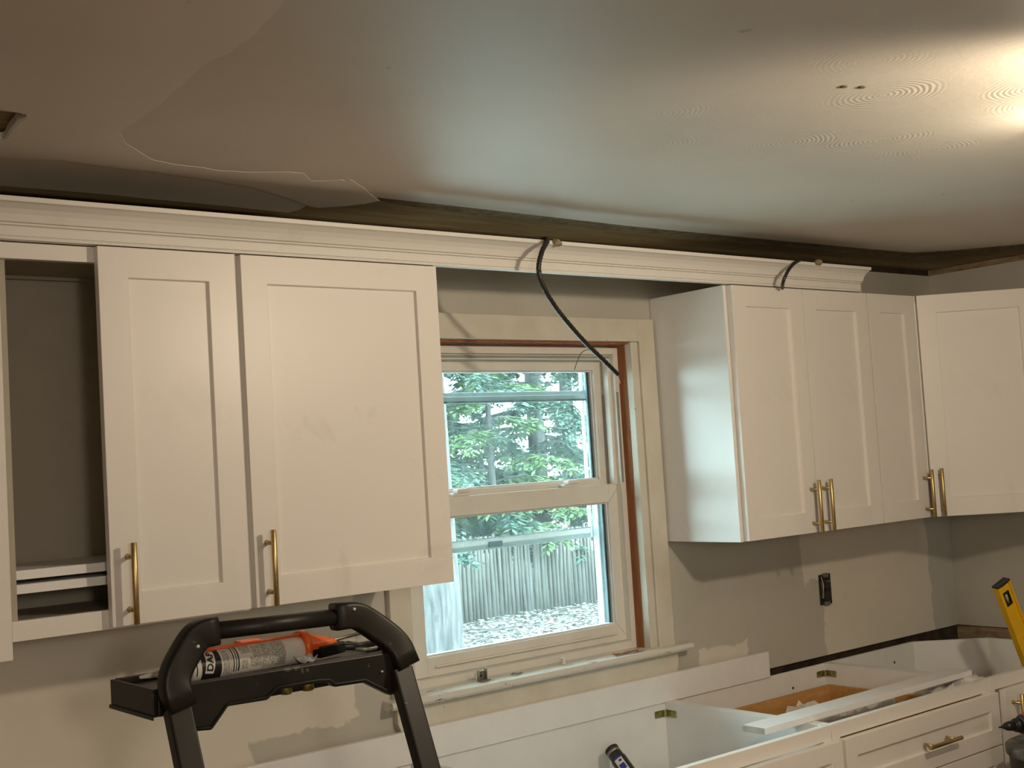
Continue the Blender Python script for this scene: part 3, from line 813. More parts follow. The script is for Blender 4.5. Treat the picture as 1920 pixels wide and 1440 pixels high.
# ------------------------------------------------------------------ yellow spirit level
tp = onY(1876, 1092, -0.585); bp = onY(1930, 1236, -0.585)
dv = (bp - tp).normalized()
lv = empty('spirit_level', tp)
tag(lv, 'yellow spirit level leaning at the right, in front of the corner', 'spirit level')
wx = Vector((0.97, -0.24, 0)); wx = (wx - dv * wx.dot(dv)).normalized(); tx = dv.cross(wx).normalized()
if tx.dot(CAM - tp) < 0: tx = -tx
def lbox(b, a0, a1, w0, w1, t0, t1, mi=0):
    vs = [dv * a + wx * w_ + tx * t_ for a in (a0, a1) for w_ in (w0, w1) for t_ in (t0, t1)]
    b.add(vs, [(0, 1, 3, 2), (4, 6, 7, 5), (0, 4, 5, 1), (2, 3, 7, 6), (0, 2, 6, 4), (1, 5, 7, 3)], mi)
LV = 0.60
b = MB()
lbox(b, 0.006, LV, -0.028, -0.0225, -0.012, 0.013); lbox(b, 0.006, LV, 0.0225, 0.028, -0.012, 0.013)
lbox(b, 0.006, 0.036, -0.0225, 0.0225, -0.005, 0.006); lbox(b, 0.082, LV, -0.0225, 0.0225, -0.005, 0.006)
lbox(b, 0.036, 0.082, -0.0225, -0.011, -0.005, 0.006); lbox(b, 0.036, 0.082, 0.011, 0.0225, -0.005, 0.006)
b.build('rail', 'yellow', lv, 0.001)
b = MB(); lbox(b, 0, 0.006, -0.029, 0.029, -0.013, 0.0135); lbox(b, 0.0062, 0.012, -0.012, 0.022, 0.006, 0.008); b.build('end_cap', 'black', lv, 0.001)
b = MB(); lbox(b, 0.034, 0.042, -0.013, 0.013, -0.006, 0.0085); lbox(b, 0.076, 0.084, -0.013, 0.013, -0.006, 0.0085)
lbox(b, 0.042, 0.076, -0.013, -0.008, -0.006, 0.0085); lbox(b, 0.042, 0.076, 0.008, 0.013, -0.006, 0.0085)
vf = b.build('vial_frame', 'black', lv, 0.0015)
b = MB(); b.lathe(dv * 0.0425, dv, [(0, .0062), (.033, .0062)], 14); b.build('vial', 'vial', vf)

# ------------------------------------------------------------------ black bin with a cordless drill on it
bx = onY(1879, 1404, -0.80); zt_ = bx.z
bc = empty('trash_can', (bx.x + 0.16, -0.92, 0)); tag(bc, 'black plastic bin with a dusty grey lid at the bottom right corner', 'bin')
b = MB(); b.lathe((0, 0, 0), (0, 0, 1), [(0, .13), (.01, .145), (zt_ - .03, .168), (zt_ - .022, .172), (zt_ - .02, .165)], 36); b.build('bin_body', 'ladder', bc)
b = MB(); b.lathe((0, 0, 0), (0, 0, 1), [(zt_ - .024, .176), (zt_ - .004, .176), (zt_, .168)], 36); b.build('lid', 'rubber', bc)
dr0 = onY(1880, 1363, -0.86)
dd0 = Vector((0.93, -0.36, -0.02)).normalized()
dr = empty('cordless_drill', dr0); tag(dr, 'black cordless drill lying on the bin, its chuck pointing left', 'drill')
b = MB(); b.lathe((0, 0, 0), dd0, [(-.012, .0022), (0, .003), (.001, .006), (.010, .0075), (.011, .011), (.030, .014), (.031, .0125), (.040, .0125), (.041, .0185), (.055, .020)], 20); b.build('chuck', 'blackmetal', dr)
b = MB(); b.lathe((0, 0, 0), dd0, [(.055, .022), (.065, .027), (.15, .030), (.175, .026), (.18, .015)], 20)
gdir = Vector((0.05, -0.95, -0.25)).normalized()
b.sweep([dd0 * .125, dd0 * .13 + gdir * .05, dd0 * .145 + gdir * .12], [(.016, .02), (-.016, .02), (-.02, 0), (-.016, -.02), (.016, -.02), (.02, 0)], 0, False); b.build('motor_housing', 'black', dr)
b = MB(); g0 = dd0 * .145 + gdir * .12; b.sweep([g0, g0 + gdir * .045], [(.03, .045), (-.03, .045), (-.03, -.045), (.03, -.045)], 0, False); b.build('battery', 'black', dr, 0.004)
b = MB(); b.lathe(dd0 * .066, dd0, [(0, .0276), (.012, .0286)], 20); b.build('collar', 'red', dr)

# ------------------------------------------------------------------ stepladder with its tray
YL = -0.890
ld = tag(empty('stepladder', (1.04, -0.90, 0)), 'black stepladder with a handrail and tool tray in the foreground', 'stepladder')
def L_(px, py, y): return onY(px, py, y) - Vector(ld.location)
def rrect(a, b_, r=0.006, n=3):
    out = []
    for cx, cy, s0 in ((a - r, b_ - r, 0), (-a + r, b_ - r, 90), (-a + r, -b_ + r, 180), (a - r, -b_ + r, 270)):
        for i in range(n + 1):
            t = math.radians(s0 + 90 * i / n); out.append((cx + r * math.cos(t), cy + r * math.sin(t)))
    return out
# bend sockets (moulded), centre tube, side rails going down to the floor
Lf = [Vector((0.828, -0.888, 1.300)), Vector((0.811, -0.936, 1.20))]
Rt = [Vector((1.243, -0.888, 1.300)), Vector((1.252, -0.936, 1.16))]
o0 = Vector(ld.location)
railprof = rrect(0.0125, 0.020, 0.004)
def foot(a, c):  # carry the slope of the rail to the floor
    s_ = (c - a) / (a.z - c.z); return a + s_ * (a.z - 0.02)
LB = foot(Lf[0], Lf[1]); LB.x = 0.79; RB = foot(Rt[0], Rt[1]); RB.x = 1.30
for n_, a, c in (('front_rail', Lf[0], LB), ('front_rail', Rt[0], RB)):
    b = MB(); b.sweep([a - o0, c - o0], [(p[1], p[0]) for p in railprof], 0, False, up=Vector((0, 1, 0))); b.build(n_, 'ladder', ld, 0.001)
    b = MB(); b.box(c.x - .02 - o0.x, c.x + .02 - o0.x, c.y - .03 - o0.y, c.y + .03 - o0.y, 0, .035); b.build('foot', 'rubber', ld, 0.004)
def bend(pts):
    b = MB(); b.sweep(fillet([p - o0 for p in pts], 0.03, 5), [(p[1], p[0]) for p in rrect(0.0165, 0.023, 0.007)], 0, True, up=Vector((0, 1, 0)))
    return b.build('corner_socket', 'ladder', ld)
yt = -0.870
bend([onY(341, 1330, -0.892), onY(320, 1275, -0.882), onY(358, 1205, yt), onY(374, 1188, yt), onY(404, 1182, yt)])
bend([onY(762, 1249, -0.892), onY(744, 1205, -0.882), onY(694, 1168, yt), onY(664, 1151, yt), onY(626, 1157, yt)])
b = MB(); b.tube([onY(394, 1184, yt) - o0, onY(636, 1156, yt) - o0], 0.0142, 18); b.build('grab_bar', 'ladder', ld)
# steps lower down (the highest one shows at the bottom edge)
sl = (LB - Lf[0]) / (Lf[0].z - LB.z); sr = (RB - Rt[0]) / (Rt[0].z - RB.z)
for z in (1.105, 0.80, 0.50, 0.20):
    a = Lf[0] + sl * (Lf[0].z - z); c = Rt[0] + sr * (Rt[0].z - z)
    b = MB(); b.prism([(a.x + .012 - o0.x, a.y - .035 - o0.y), (c.x - .012 - o0.x, c.y - .035 - o0.y), (c.x - .012 - o0.x, c.y + .09 - o0.y), (a.x + .012 - o0.x, a.y + .09 - o0.y)], z - .045, z, 'z')
    b.build('step', 'ladder', ld, 0.003)
for sa, sc_ in ((Lf[0], LB), (Rt[0], RB)):
    g_ = (sc_ - sa) / (sa.z - sc_.z); hp = sa + g_ * (sa.z - 1.06)
    b = MB(); b.sweep([hp + Vector((0, .034, 0)) - o0, Vector((sc_.x, -.665, .02)) - o0], [(p[1], p[0]) for p in rrect(0.011, 0.016, 0.003)], 0, False, up=Vector((0, 1, 0))); b.build('rear_leg', 'ladder', ld, 0.001)
# tray: floor, rim, apron with the stepped lower edge
ZTR = 1.332
b = MB()
T = lambda *v: tuple(v)
bx_ = o0.x; by_ = o0.y
x0, x1, y0, y1 = 0.800, 1.262, -0.862, -0.690
b.box(x0 - bx_ + .004, x1 - bx_ - .004, y0 - by_ + .004, y1 - by_ - .004, ZTR - .018, ZTR - .010)
b.prism([(x0 - bx_, y0 - by_), (x0 - bx_ + .008, y0 - by_ + .001), (x0 - bx_ + .008, y1 - by_), (x0 - bx_, y1 - by_)], ZTR - .043, ZTR, 'z')
b.box(x0 - bx_ + .008, x1 - bx_, y1 - by_ - .008, y1 - by_, ZTR - .043, ZTR + .001)
b.box(x1 - bx_ - .008, x1 - bx_, y0 - by_, y1 - by_ - .008, ZTR - .043, ZTR + .001)
b.box(x0 - bx_ + .008, x1 - bx_ - .008, y0 - by_ - .001, y0 - by_ + .008, ZTR - .043, ZTR - .0)
b.box(x0 - bx_ - .003, x0 - bx_, y0 - by_ - .002, y1 - by_ + .002, ZTR - .047, ZTR - .040)
b.build('tray', 'ladder', ld, 0.0025)
ap = [(361.6, 1372), (398, 1369), (428.6, 1324.7), (502.5, 1312.7), (520, 1294), (595, 1281), (619, 1280), (628, 1288.6), (684.7, 1280), (733, 1304), (756, 1297), (740, 1224), (735, 1222), (352, 1282)]
q = [onY(x, y, -0.885) - o0 for x, y in ap]
b = MB(); b.prism([(p.x, p.z) for p in q], -0.885 - by_, -0.867 - by_, 'y'); b.build('apron', 'ladder', ld, 0.0025)
q2 = [onY(x, y - 5.5, -0.889) - o0 for x, y in ap[:11]]
b = MB(); b.tube(q2, 0.0022, 8); b.build('apron_rib', 'ladder', ld)
for px_ in (536, 577):
    p = onY(px_, 1297 - (px_ - 536) * .17, -0.86) - o0
    b = MB(); b.lathe(p + Vector((0, 0, .03)), (0, 0, -1), [(0, .011), (.032, .011), (.034, .009)], 16); k_ = b.build('tray_screw', 'brass', ld); k_['label'] = 'brass screw socket'
# plaster blobs on the rail
for px_, py_, y_s, r_ in ((792, 1405, -0.935, .0075), (797, 1396, -0.935, .006), (664, 1142, yt - .017, .0028), (716, 1259, -0.887, .002), (371, 1212, yt - .017, .003)):
    p = onY(px_, py_, y_s) - o0
    b = MB(); b.lathe(p, (0, -1, 0), [(-.004, r_), (0.001, r_), (.003, r_ * .6)], 9); b.build('plaster_blob', 'whiteplastic', ld)['label'] = 'blob of dried white plaster'

# caulking gun with its cartridge, lying in the tray
Zc = ZTR - .010 + .026
A0 = onZ(262, 1270, Zc - .004); A1 = onZ(560, 1214, Zc)
ax = (A1 - A0).normalized(); ax.z = 0.0; ax.normalize()
Lc = (A1 - A0).length
ct = tag(empty('caulk_cartridge', A0), 'white and black caulk cartridge in the orange gun, lying on the ladder tray', 'caulk tube')
R0 = 0.0245
bodyL = 0.218; off = Lc - bodyL
b = MB(); b.lathe((0, 0, 0), ax, [(off, .010), (off + .0005, R0 - .001), (off + .003, R0), (Lc - .003, R0), (Lc, R0 - .001)], 40); tube_ = b.build('tube', 'whiteplastic', ct)
b = MB(); b.lathe((0, 0, 0), ax, [(0, .0025), (off * .5, .0068), (off - .012, .0098), (off - .004, .0105), (off, .0108)], 20); b.build('nozzle', 'whiteplastic', ct)
x_ = ax.cross(Vector((0, 0, 1))).normalized(); y_ = x_.cross(ax) * 1.0
y_ = Vector((0, 0, 1)); x_ = y_.cross(ax).normalized()
if x_.dot(CAM - A0) < 0: x_ = -x_
def cyl(d_, t, r): return ax * d_ + (x_ * math.cos(t) + y_ * math.sin(t)) * r     # t=0 faces the camera side, +90 up
def band(b, d0, d1, t0, t1, mi, r=R0 + .0003, n=14):
    vs = []; fs = []
    for i in range(n + 1):
        t = t0 + (t1 - t0) * i / n; vs += [cyl(d0, t, r), cyl(d1, t, r)]
    for i in range(n): fs.append((2 * i, 2 * i + 1, 2 * i + 3, 2 * i + 2))
    b.add(vs, fs, mi)
M['ink'] = plain('black_ink', (0.012, 0.012, 0.012), 0.45)
def textlines():
    mt, nt, bs = newmat('fine_print')
    v = objco(nt, (1, 1, 1))
    n1 = noise(nt, v, 900, 2); k = ramp(nt, n1, [(0.44, (0, 0, 0)), (0.52, (1, 1, 1))])
    nt.links.new(mixc(nt, k, (0.10, 0.10, 0.10), (0.66, 0.63, 0.56)), bs.inputs['Base Color'])
    bs.inputs['Roughness'].default_value = 0.45
    return mt
M['fine'] = textlines()
b = MB()
s0 = off + .012
band(b, s0 + .004, s0 + .040, -2.6, 2.6, 0, n=40)                      # black ring carrying the maker's mark
for d_, w_ in ((s0 + .062, .002), (s0 + .067, .0015), (s0 + .071, .0025)): band(b, d_, d_ + w_, -0.6, 1.3, 0)
band(b, s0 - .006, s0 - .004, -0.5, 0.3, 0)
for d0_, d1_, t0_, t1_ in ((.043, .056, -.7, 1.1), (.078, .098, .55, 1.2), (.078, .090, -.5, .1), (.094, .100, -.4, .3), (.100, .117, -.5, 1.1), (.120, .134, -.7, 1.2), (.137, .164, -.7, 1.2)):
    band(b, s0 + d0_, s0 + d1_, t0_, t1_, 1)
for d_ in (.0585, .1185, .1355): band(b, s0 + d_, s0 + d_ + .0006, -.9, 1.4, 0)
b.build('printed_label', ['ink', 'fine'], tube_)['label'] = 'black and white printed label'
# lettering wrapped on the tube
tc = bpy.data.curves.new('lettering', 'FONT'); tc.body = 'DAP'; tc.size = 0.0175; tc.align_x = 'CENTER'; tc.align_y = 'CENTER'; tc.offset = 0.0006; tc.resolution_u = 3
to = bpy.data.objects.new('lettering_tmp', tc); COL.objects.link(to)
dg = bpy.context.evaluated_depsgraph_get(); dg.update()
me = bpy.data.meshes.new_from_object(to.evaluated_get(dg))
bpy.data.objects.remove(to)
me.materials.clear()
bm = bmesh.new(); bm.from_mesh(me)
bmesh.ops.triangulate(bm, faces=bm.faces)
cs = s0 + .0205; tilt = -0.15
for v_ in bm.verts:
    u, w_ = v_.co.x, v_.co.y * 0.9
    u, w_ = u * math.cos(tilt) - w_ * math.sin(tilt), u * math.sin(tilt) + w_ * math.cos(tilt)
    v_.co = cyl(cs - w_, 0.42 + u / R0, R0 + .0009)       # letters run around the tube
bm.to_mesh(me); bm.free()
b = MB()                                          # white badge behind the letters
def badge(b, pts, r, mi):
    # strips across so that it follows the curve
    n = 16; us = [p[0] for p in pts]; u0, u1 = min(us), max(us)
    vs = []; fs = []
    for i in range(n + 1):
        u = u0 + (u1 - u0) * i / n
        lo_ = -0.0085 + 0.0012 * abs(u) / .02; hi_ = 0.0085
        for w_ in (lo_, hi_):
            U, W = u * math.cos(tilt) - w_ * math.sin(tilt), u * math.sin(tilt) + w_ * math.cos(tilt)
            vs.append(cyl(cs - W, 0.42 + U / R0, r))
    for i in range(n): fs.append((2 * i, 2 * i + 1, 2 * i + 3, 2 * i + 2))
    b.add(vs, fs, mi)
badge(b, [(-.0205, 0), (.0205, 0)], R0 + .0005, 0)
b.build('badge', 'whiteplastic', tube_)
link('lettering', me, 'ink', tube_)['label'] = 'black letters of the brand mark'
# gun: cradle rail, orange end ring and yoke, trigger body, rod
gn = tag(empty('caulking_gun', A1), 'orange caulking gun lying on the ladder tray with a thin steel rod', 'caulking gun')
dA = A0 - A1
def G(d_, t, r): return cyl(d_, t, r) + dA
b = MB(); b.lathe((0, 0, 0), ax, [(-.001, R0 + .001), (-.001, R0 + .0035), (.011, R0 + .0045), (.012, R0 - .008)], 36); b.build('end_cap', 'orange', gn)
b = MB()
yk = [G(Lc + .008, math.radians(a), R0 + .004) for a in (35, 90, 145)]
w2 = ax * .062
up3 = Vector((0, 0, 1))
vs = [G(Lc + .004, math.radians(20), R0 + .005), G(Lc + .004, math.radians(80), R0 + .006), G(Lc + .004, math.radians(160), R0 + .005), ax * .075 + x_ * .010 + up3 * .002, ax * .075 + up3 * .006, ax * .075 - x_ * .010 + up3 * .002,
      ax * .012 + x_ * .02 - up3 * .006, ax * .075 + x_ * .010 - up3 * .006, ax * .012 - x_ * .02 - up3 * .006, ax * .075 - x_ * .010 - up3 * .006]
b.add(vs, [(0, 1, 4, 3), (1, 2, 5, 4), (0, 3, 7, 6), (2, 8, 9, 5), (3, 4, 5, 9, 7), (0, 6, 8, 2, 1), (6, 7, 9, 8)])
b.build('yoke', 'orange', gn, 0.001)
b = MB(); b.tube([G(off + .004, 1.25, R0 + .004), G(Lc + .01, 1.25, R0 + .004)], .0028, 8); b.tube([G(off + .004, 2.2, R0 + .003), G(Lc + .01, 2.2, R0 + .003)], .0028, 8)
b.build('cradle', 'orange', gn)
b = MB(); c0 = -ax * .085 - x_ * .028 + up3 * .020
b.sweep([c0 - ax * .02, c0 + ax * .02], [(.011, .004), (-.011, .004), (-.011, -.004), (.011, -.004)], 0, False); b.build('clip', 'orange', gn, 0.001)
b = MB()
b.sweep([ax * .030 + x_ * .012 - up3 * .012, ax * .085 + x_ * .006 - up3 * .010], rrect(.012, .010, .003), 0, False)
b.sweep(crom([ax * .075 + x_ * .0 - up3 * .010, ax * .11 + x_ * .02 - up3 * .012, ax * .15 + x_ * .010 - up3 * .014, ax * .185 - x_ * .010 - up3 * .016]), rrect(.008, .006, .003), 0, True)
b.build('grip', 'blackmetal', gn, 0.0)
b = MB(); b.sweep(crom([ax * .085 - x_ * .005 - up3 * .012, ax * .12 + x_ * .035 - up3 * .018, ax * .16 + x_ * .032 - up3 * .018]), rrect(.005, .003, .001), 0, True); b.build('trigger', 'steel', gn)
b = MB(); b.tube([ax * .0 + up3 * .002, ax * .078 + up3 * .003, ax * .150 + up3 * .008], .0032, 8); b.tube(crom([ax * .150 + up3 * .008, ax * .162 + up3 * .009, ax * .168 - x_ * .02 + up3 * .008]), .003, 8)
b.build('push_rod', 'steel', gn)
tag(crumple('plastic_scrap', 'film', A1 - ax * .006 + x_ * .032 - up3 * .022, 0.035, 0.02, 0.014, 6, 11, 0.3), 'small crumpled clear plastic scrap beside the orange gun on the tray', 'plastic scrap')

# ------------------------------------------------------------------ cables
cab_pts = [Vector((2.34, -0.003, 2.245)), Vector((2.20, -0.19, 2.222)), Vector((2.115, -0.33, 2.214)), onY(1026, 451, -0.383), onY(1016, 472, -0.402), onY(1010, 505, -0.405), onY(1020, 540, -0.40), onY(1043, 578, -0.385), onY(1072, 614, -0.365), onY(1100, 645, -0.345), onY(1132, 676, -0.325), onY(1158, 702, -0.31)]
cb_ = tag(empty('hanging_cable', cab_pts[0]), 'long black armoured cable hanging from the ceiling in front of the window', 'electrical cable', None)
pp = [p - cab_pts[0] for p in crom(cab_pts, 14)]
b = MB(); b.tube(pp, .0064, 12, scales=[1 + .10 * math.sin(i * 2.4) for i in range(len(pp))]); b.build('sheath', 'black', cb_)
b = MB()
e0 = cab_pts[-1] - cab_pts[0]
b.tube(crom([onY(1154, 698, -0.31) - cab_pts[0], onY(1159, 706, -0.31) - cab_pts[0], onY(1163, 719, -0.31) - cab_pts[0]]), .0014, 6)
b.build('copper_end', 'copper', cb_)
b = MB(); b.tube(crom([onY(1137, 680, -0.325) - cab_pts[0], onY(1120, 663, -0.33) - cab_pts[0], onY(1104, 656, -0.33) - cab_pts[0], onY(1091, 661, -0.33) - cab_pts[0], onY(1083, 676, -0.33) - cab_pts[0], onY(1077, 694, -0.33) - cab_pts[0]], 8), .0009, 6); b.build('ground_wire', 'blackmetal', cb_)
b = MB(); b.lathe(onY(1009, 507, -0.412) - cab_pts[0], (-1, -.2, .1), [(-.004, .004), (.004, .003), (.008, .001)], 6); b.build('tape_scrap', 'black', cb_)
def ragged(px, py, y, label, n=5, s_=0.012, seed=2, mat='plaster_edge'):
    rnd = random.Random(seed); c = onY(px, py, y); bm = bmesh.new()
    bmesh.ops.create_icosphere(bm, subdivisions=2, radius=s_)
    for v_ in bm.verts: v_.co *= rnd.uniform(.6, 1.25); v_.co.x *= 1.7
    me = bpy.data.meshes.new('plaster_chunk'); bm.to_mesh(me); bm.free()
    o = link('plaster_chunk', me, mat); o.location = c
    return tag(o, label, 'plaster chunk')
ragged(1044, 455, -0.372, 'ragged plaster crumb on the crown beside the long cable', s_=.009)
ragged(1534, 492, -0.374, 'ragged plaster crumb on the crown beside the short cable', s_=.010, seed=4)
c2p = [Vector((3.62, -0.003, 2.245)), Vector((3.42, -0.22, 2.226)), onY(1505, 489, -0.350), onY(1492, 492, -0.380), onY(1480, 504, -0.39), onY(1472, 519, -0.39), onY(1468, 530, -0.38), onY(1467, 540, -0.35)]
c2_ = tag(empty('short_cable', c2p[0]), 'short black cable hanging over the crown moulding above the right cabinets', 'electrical cable')
pp = [p - c2p[0] for p in crom(c2p, 10)]
b = MB(); b.tube(pp, .0052, 12, scales=[1 + .12 * math.sin(i * 2.1) for i in range(len(pp))]); b.build('sheath', 'black', c2_)

# ------------------------------------------------------------------ outlet in the wall
ow = empty('wall_outlet', (3.613, 0.0, 1.14)); tag(ow, 'bare black electrical outlet in an open wall box below the right cabinets', 'outlet')
b = MB(); b.box(-.032, -.029, -.003, -.0002, -.052, .052); b.box(.029, .032, -.003, -.0002, -.052, .052); b.box(-.029, .029, -.003, -.0002, .049, .052); b.box(-.029, .029, -.003, -.0002, -.052, -.049)
b.box(-.029, .029, -.0014, -.0002, -.049, .049)
b.build('box', 'black', ow)
b = MB(); b.box(-.016, .020, -.014, -.0015, .004, .040); b.box(-.016, .020, -.014, -.0015, -.040, -.004); b.box(-.010, .014, -.011, -.0015, -.004, .004); b.build('receptacle', 'black', ow, 0.004)
b = MB(); b.box(-.008, .012, -.016, -.0142, .026, .031); b.box(-.024, -.0165, -.008, -.0015, -.03, .03); b.box(-.012, .016, -.008, -.0015, .041, .056); b.box(-.012, .016, -.008, -.0015, -.056, -.041); b.build('mounting_strap', 'steel', ow, 0.001)
b = MB(); b.tube(crom([(-.022, -.004, .045), (-.020, -.010, .02), (-.024, -.012, 0), (-.021, -.008, -.03)]), .002, 6); b.build('wire', 'copper', ow)

# ------------------------------------------------------------------ small things on the window stool
sb_ = onZ(903, 1278, 1.061); sb_.y = min(sb_.y, -0.012)
e = tag(empty('metal_bracket', (onY(903, 1270, 0.0).x, -0.004, 1.0622)), 'small grey steel box clamp standing on the window stool', 'metal clamp')
b = MB(); b.box(-.014, .014, -.006, .006, 0, .003); b.box(-.014, -.012, -.006, .006, .003, .030); b.box(.011, .013, -.006, .006, .003, .034); b.box(-.012, .011, .003, .0055, .003, .026)
b.box(-.013, -.011, 0, .003, .030, .036); b.box(.013, .026, -.004, .004, 0, .003); b.build('clamp_body', 'steel', e, 0.0006)
b = MB(); b.lathe((-.004, .003, .014), (0, -1, 0), [(0, .004), (.003, .003)], 8); b.build('screw', 'blackmetal', e)
tag(MB().lathe((0, 0, 0), (0, 0, 1), [(0, .006), (.002, .0065), (.016, .0062), (.017, .007), (.020, .007)], 16).build('plastic_anchor', 'whiteplastic'), 'small white plastic plug standing on the window stool', 'plug').location = (onY(1056, 1246, 0.0).x, -0.002, 1.0624)
tag(crumple('paint_flake', 'redwood', (2.62, -0.02, 1.0635), 0.10, 0.014, 0.004, 6, 14), 'dark curled paint flake at the right end of the window stool', 'paint flake')
tag(crumple('paint_flake', 'steel', (2.21, -0.006, 1.0635), 0.035, 0.012, 0.004, 5, 15), 'grey paint flake on the window stool between the clamp and the plug', 'paint flake')

# small screw anchors left in the ceiling
for px_, py_, t_ in ((1582, 162, 'left of two'), (1616, 163, 'right of two')):
    p = onZ(px_, py_, ZC); o = MB().lathe((0, 0, 0), (0, 0, -1), [(-.002, .0075), (.0012, .0075), (.0016, .004)], 14).build('ceiling_plug', 'joist'); o.location = (p.x, p.y, ZC - .0002)
    tag(o, 'small brown screw plug in the ceiling, the %s side by side' % t_, 'screw plug')

# ------------------------------------------------------------------ lamps outside the view: main spot, weak bulb for the ceiling hot spot
lt = tag(empty('ceiling_light', (LAMP.x, LAMP.y, ZC)), 'bare bulb holder on the ceiling', 'ceiling light')
b = MB(); b.lathe((0, 0, 0), (0, 0, -1), [(0, .07), (.010, .068), (.016, .03)], 28); b.build('canopy', 'whiteplastic', lt)
b = MB(); b.lathe((0, 0, -.016), (0, 0, -1), [(0, .020), (.022, .018)], 20); b.build('socket', 'whiteplastic', lt)

sd = (SPOT_AIM - SPOT).normalized()
sl_ = tag(empty('spot_lamp', (SPOT.x, SPOT.y, ZC)), 'small unseen black spot lamp turned towards the window wall, beam shaped to spare the ceiling', 'spot lamp')
so0 = SPOT - Vector(sl_.location)
b = MB(); b.lathe((0, 0, 0), (0, 0, -1), [(0, .045), (.015, .045), (.018, .02)], 24); b.build('base', 'black', sl_)
b = MB(); b.tube([(0, 0, -.015), so0 - sd * .085 + Vector((0, 0, .02))], .006, 10); b.build('arm', 'black', sl_)
b = MB(); b.lathe(so0, -sd, [(.052, .05), (.060, .052), (.10, .035), (.105, .01)], 24); b.build('head', 'black', sl_)

# ------------------------------------------------------------------ outside: ground, fence, trees
ZG = -0.30
b = MB(); b.box(-40, 90, 0.18, 120, ZG - .05, ZG); o = struct(b, 'ground', 'soil')
M['bounce'] = plain('pale_bounce_slab', (0.66, 0.66, 0.64), 0.85, var=0.08, vscale=6)
b = MB(); b.box(-3, 10, 0.18, 4.8, ZG, ZG + .03); struct(b, 'bounce_slab', 'bounce')  # unseen pale slab added to bounce daylight up onto the ceiling
rnd = random.Random(21)
b = MB()
for i in range(17000):
    x = rnd.uniform(4.0, 13.5); y = rnd.uniform(4.9, 10.5)
    r_ = rnd.uniform(.02, .055); a = rnd.uniform(0, 2 * PI); z = ZG + rnd.uniform(.004, .03)
    dx, dy = math.cos(a) * r_, math.sin(a) * r_
    h1, h2 = rnd.uniform(-.01, .02), rnd.uniform(-.01, .02)
    b.add([(x - dx, y - dy, z), (x + dy * .5, y - dx * .5, z + h1), (x + dx, y + dy, z + h2), (x - dy * .5, y + dx * .5, z)], [(0, 1, 2), (0, 2, 3)])
tag(b.build('leaf_litter', 'leaf'), 'dry pale leaf litter on the ground outside the window', 'leaves', kind='stuff')
b = MB()
for i in range(40):
    x = rnd.uniform(5, 12.5); y = rnd.uniform(4, 9.6); a = rnd.uniform(-.8, .8); L = rnd.uniform(.3, .9)
    b.tube([(x, y, ZG + .03), (x + math.cos(a) * L * .5, y + math.sin(a) * L * .5, ZG + .05), (x + math.cos(a) * L, y + math.sin(a) * L, ZG + .03)], rnd.uniform(.006, .014), 5)
tag(b.build('fallen_twigs', 'bark'), 'fallen grey twigs among the leaves outside', 'twigs', kind='stuff')
# stake fence
fe = tag(empty('stake_fence', (6.6, 9.8, ZG)), 'weathered fence of thin upright stakes outside, behind the leaf litter', 'fence')
var = []
for k in range(6):
    b = MB(); h = 1.02 + rnd.uniform(-.06, .06); r_ = rnd.uniform(.022, .030)
    b.tube([(0, 0, -.03), (rnd.uniform(-.008, .008), 0, h * .5), (rnd.uniform(-.012, .012), 0, h)], r_, 7, scales=[1, .95, .8]); var.append(b.mesh('stake'))
for k in range(6): var[k].materials.append(M['stake'])
for i in range(98):
    o = bpy.data.objects.new('stake', var[i % 6]); COL.objects.link(o); o.parent = fe
    o.location = (i * .0635 + rnd.uniform(-.006, .006), rnd.uniform(-.01, .01), 0); o.rotation_euler = (0, rnd.uniform(-.015, .015), rnd.uniform(0, 6))
for z in (.25, .82):
    b = MB(); b.box(0, 6.5, .03, .06, z, z + .06); b.build('fence_rail', 'stake', fe)

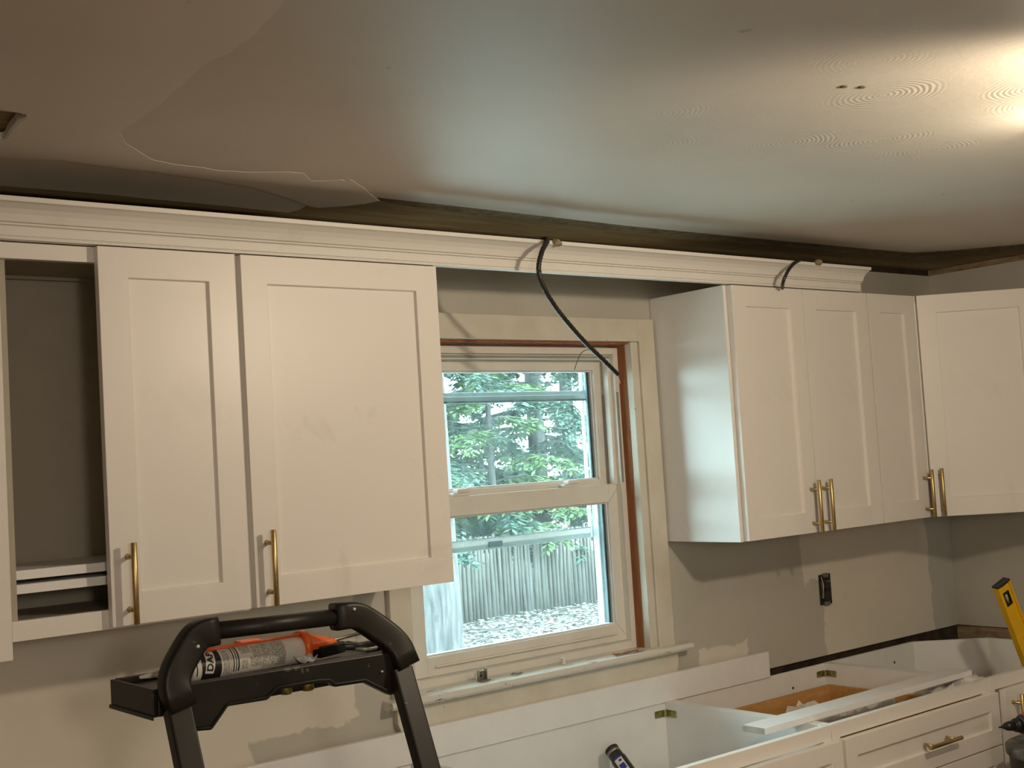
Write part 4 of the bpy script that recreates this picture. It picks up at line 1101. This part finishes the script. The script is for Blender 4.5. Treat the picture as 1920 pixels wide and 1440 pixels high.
def tree(name, x, y, r, h, label, mat, lean=0.0, nb=40, seed=1, low=1.0, spread=2.4, dens=36, droop=0.5, lsize=0.15, cat='tree', leafy=True):
    rnd = random.Random(seed)
    t = tag(empty(name, (x, y, ZG)), label, cat)
    b = MB(); pts_ = [(0, 0, -.05), (0.0, 0, .12), (lean * .1, 0, .6), (lean * .4, 0.02, h * .5), (lean, 0, h)]
    b.tube(crom(pts_, 4), r, 14, scales=[1.7, 1.5, 1.35, 1.25, 1.15, 1.1, 1.05, 1.0, 1, .95, .9, .85, .8, .7, .6, .5, .4][:len(crom(pts_, 4))]); b.build('trunk', 'bark', t)
    bb = MB(); fb = MB()
    for i in range(nb):
        z = low + (h - low) * (i / nb) ** 1.7; a = i * 2.4 + rnd.uniform(-.4, .4)
        L = spread * (1 - .6 * (z - low) / (h - low)) * rnd.uniform(.75, 1.15)
        c = Vector((lean * z / h, 0, z)); pts2 = []
        for k in range(6):
            u = k / 5; pts2.append(c + Vector((math.cos(a + .15 * u) * L * u, math.sin(a + .15 * u) * L * u, .25 * L * u - droop * L * u * u)))
        bb.tube(pts2, .022, 5, scales=[1, .8, .6, .45, .3, .15])
        if not leafy:
            for q in range(6):
                u = rnd.uniform(.25, 1); p = pts2[int(u * 5)]; d_ = Vector((rnd.uniform(-1, 1), rnd.uniform(-1, 1), rnd.uniform(-.3, 1))).normalized() * rnd.uniform(.3, .8)
                bb.tube([p, p + d_ * .5 + Vector((0, 0, rnd.uniform(-.05, .05))), p + d_], .008, 4, scales=[1, .7, .3])
            continue
        for q in range(dens):
            u = rnd.uniform(.12, 1.0); k = min(int(u * 5), 4); fr = u * 5 - k
            p = pts2[k].lerp(pts2[k + 1], fr)
            sd = a + rnd.choice((-1, 1)) * rnd.uniform(.5, 1.2)
            sL = rnd.uniform(.25, .6) * (1.15 - u * .6)
            d_ = Vector((math.cos(sd), math.sin(sd), rnd.uniform(-.65, .05))).normalized()
            nseg = 5
            for s_ in range(nseg):
                o0_ = p + d_ * sL * s_ / nseg + Vector((0, 0, -.05 * (s_ / nseg) ** 2))
                for sg in (-1, 1):
                    w3 = (d_ * .7 + Vector((-d_.y, d_.x, 0)) * sg * .8 + Vector((0, 0, rnd.uniform(-.5, .15)))).normalized() * lsize * rnd.uniform(.6, 1.1)
                    n3 = Vector((rnd.uniform(-.3, .3), rnd.uniform(-.3, .3), 1)).cross(w3).normalized() * lsize * .17
                    fb.add([o0_, o0_ + w3 * .5 + n3, o0_ + w3, o0_ + w3 * .5 - n3], [(0, 1, 2, 3)])
    bb.build('branches', 'bark', t)
    if leafy: f_ = fb.build('foliage', mat, t); f_['kind'] = 'stuff'
    return t
tree('old_tree', 6.45, 6.3, 0.20, 7.0, 'thick grey trunk close outside the window at its left', 'needles', nb=6, seed=3, low=3.2, leafy=False, spread=2.0)
tree('conifer', 9.6, 11.6, 0.14, 8.0, 'drooping dark conifer behind the stake fence, in the middle of the window', 'needles', nb=46, seed=5, low=1.15, spread=2.5, dens=130)
tree('conifer', 13.2, 12.8, 0.16, 8.5, 'drooping dark conifer behind the stake fence, towards the right of the window', 'needles', nb=46, seed=9, low=1.05, spread=2.6, dens=130)
tree('conifer', 10.75, 10.9, 0.06, 4.2, 'small pale green conifer whose lowest branches hang over the stake fence', 'needles_light', nb=20, seed=12, low=1.0, spread=1.5, dens=60, droop=.35, lsize=.14)
tree('conifer', 7.6, 13.5, 0.15, 9.0, 'conifer far behind the fence at the left of the window', 'needles', nb=34, seed=15, low=1.8, spread=2.4, dens=90)
tree('conifer', 12.4, 16.0, 0.15, 9.0, 'conifer in the second row far behind the fence, near the middle of the window', 'needles', nb=40, seed=31, low=1.2, spread=2.6, dens=80)
tree('conifer', 16.4, 15.6, 0.15, 9.0, 'conifer in the second row far behind the fence, at the right of the window', 'needles', nb=40, seed=33, low=1.2, spread=2.6, dens=80)
tree('bare_tree', 10.6, 15.5, 0.12, 8.5, 'bare branching tree far behind the fence', 'needles', nb=34, seed=18, low=1.2, spread=2.6, leafy=False, droop=-.1)
tree('shrub_tree', 7.2, 8.6, 0.05, 5.2, 'yellow green small tree beyond the window, high at its left', 'needles_light', nb=14, seed=25, low=3.3, spread=1.1, dens=30, droop=.2, lsize=.15)
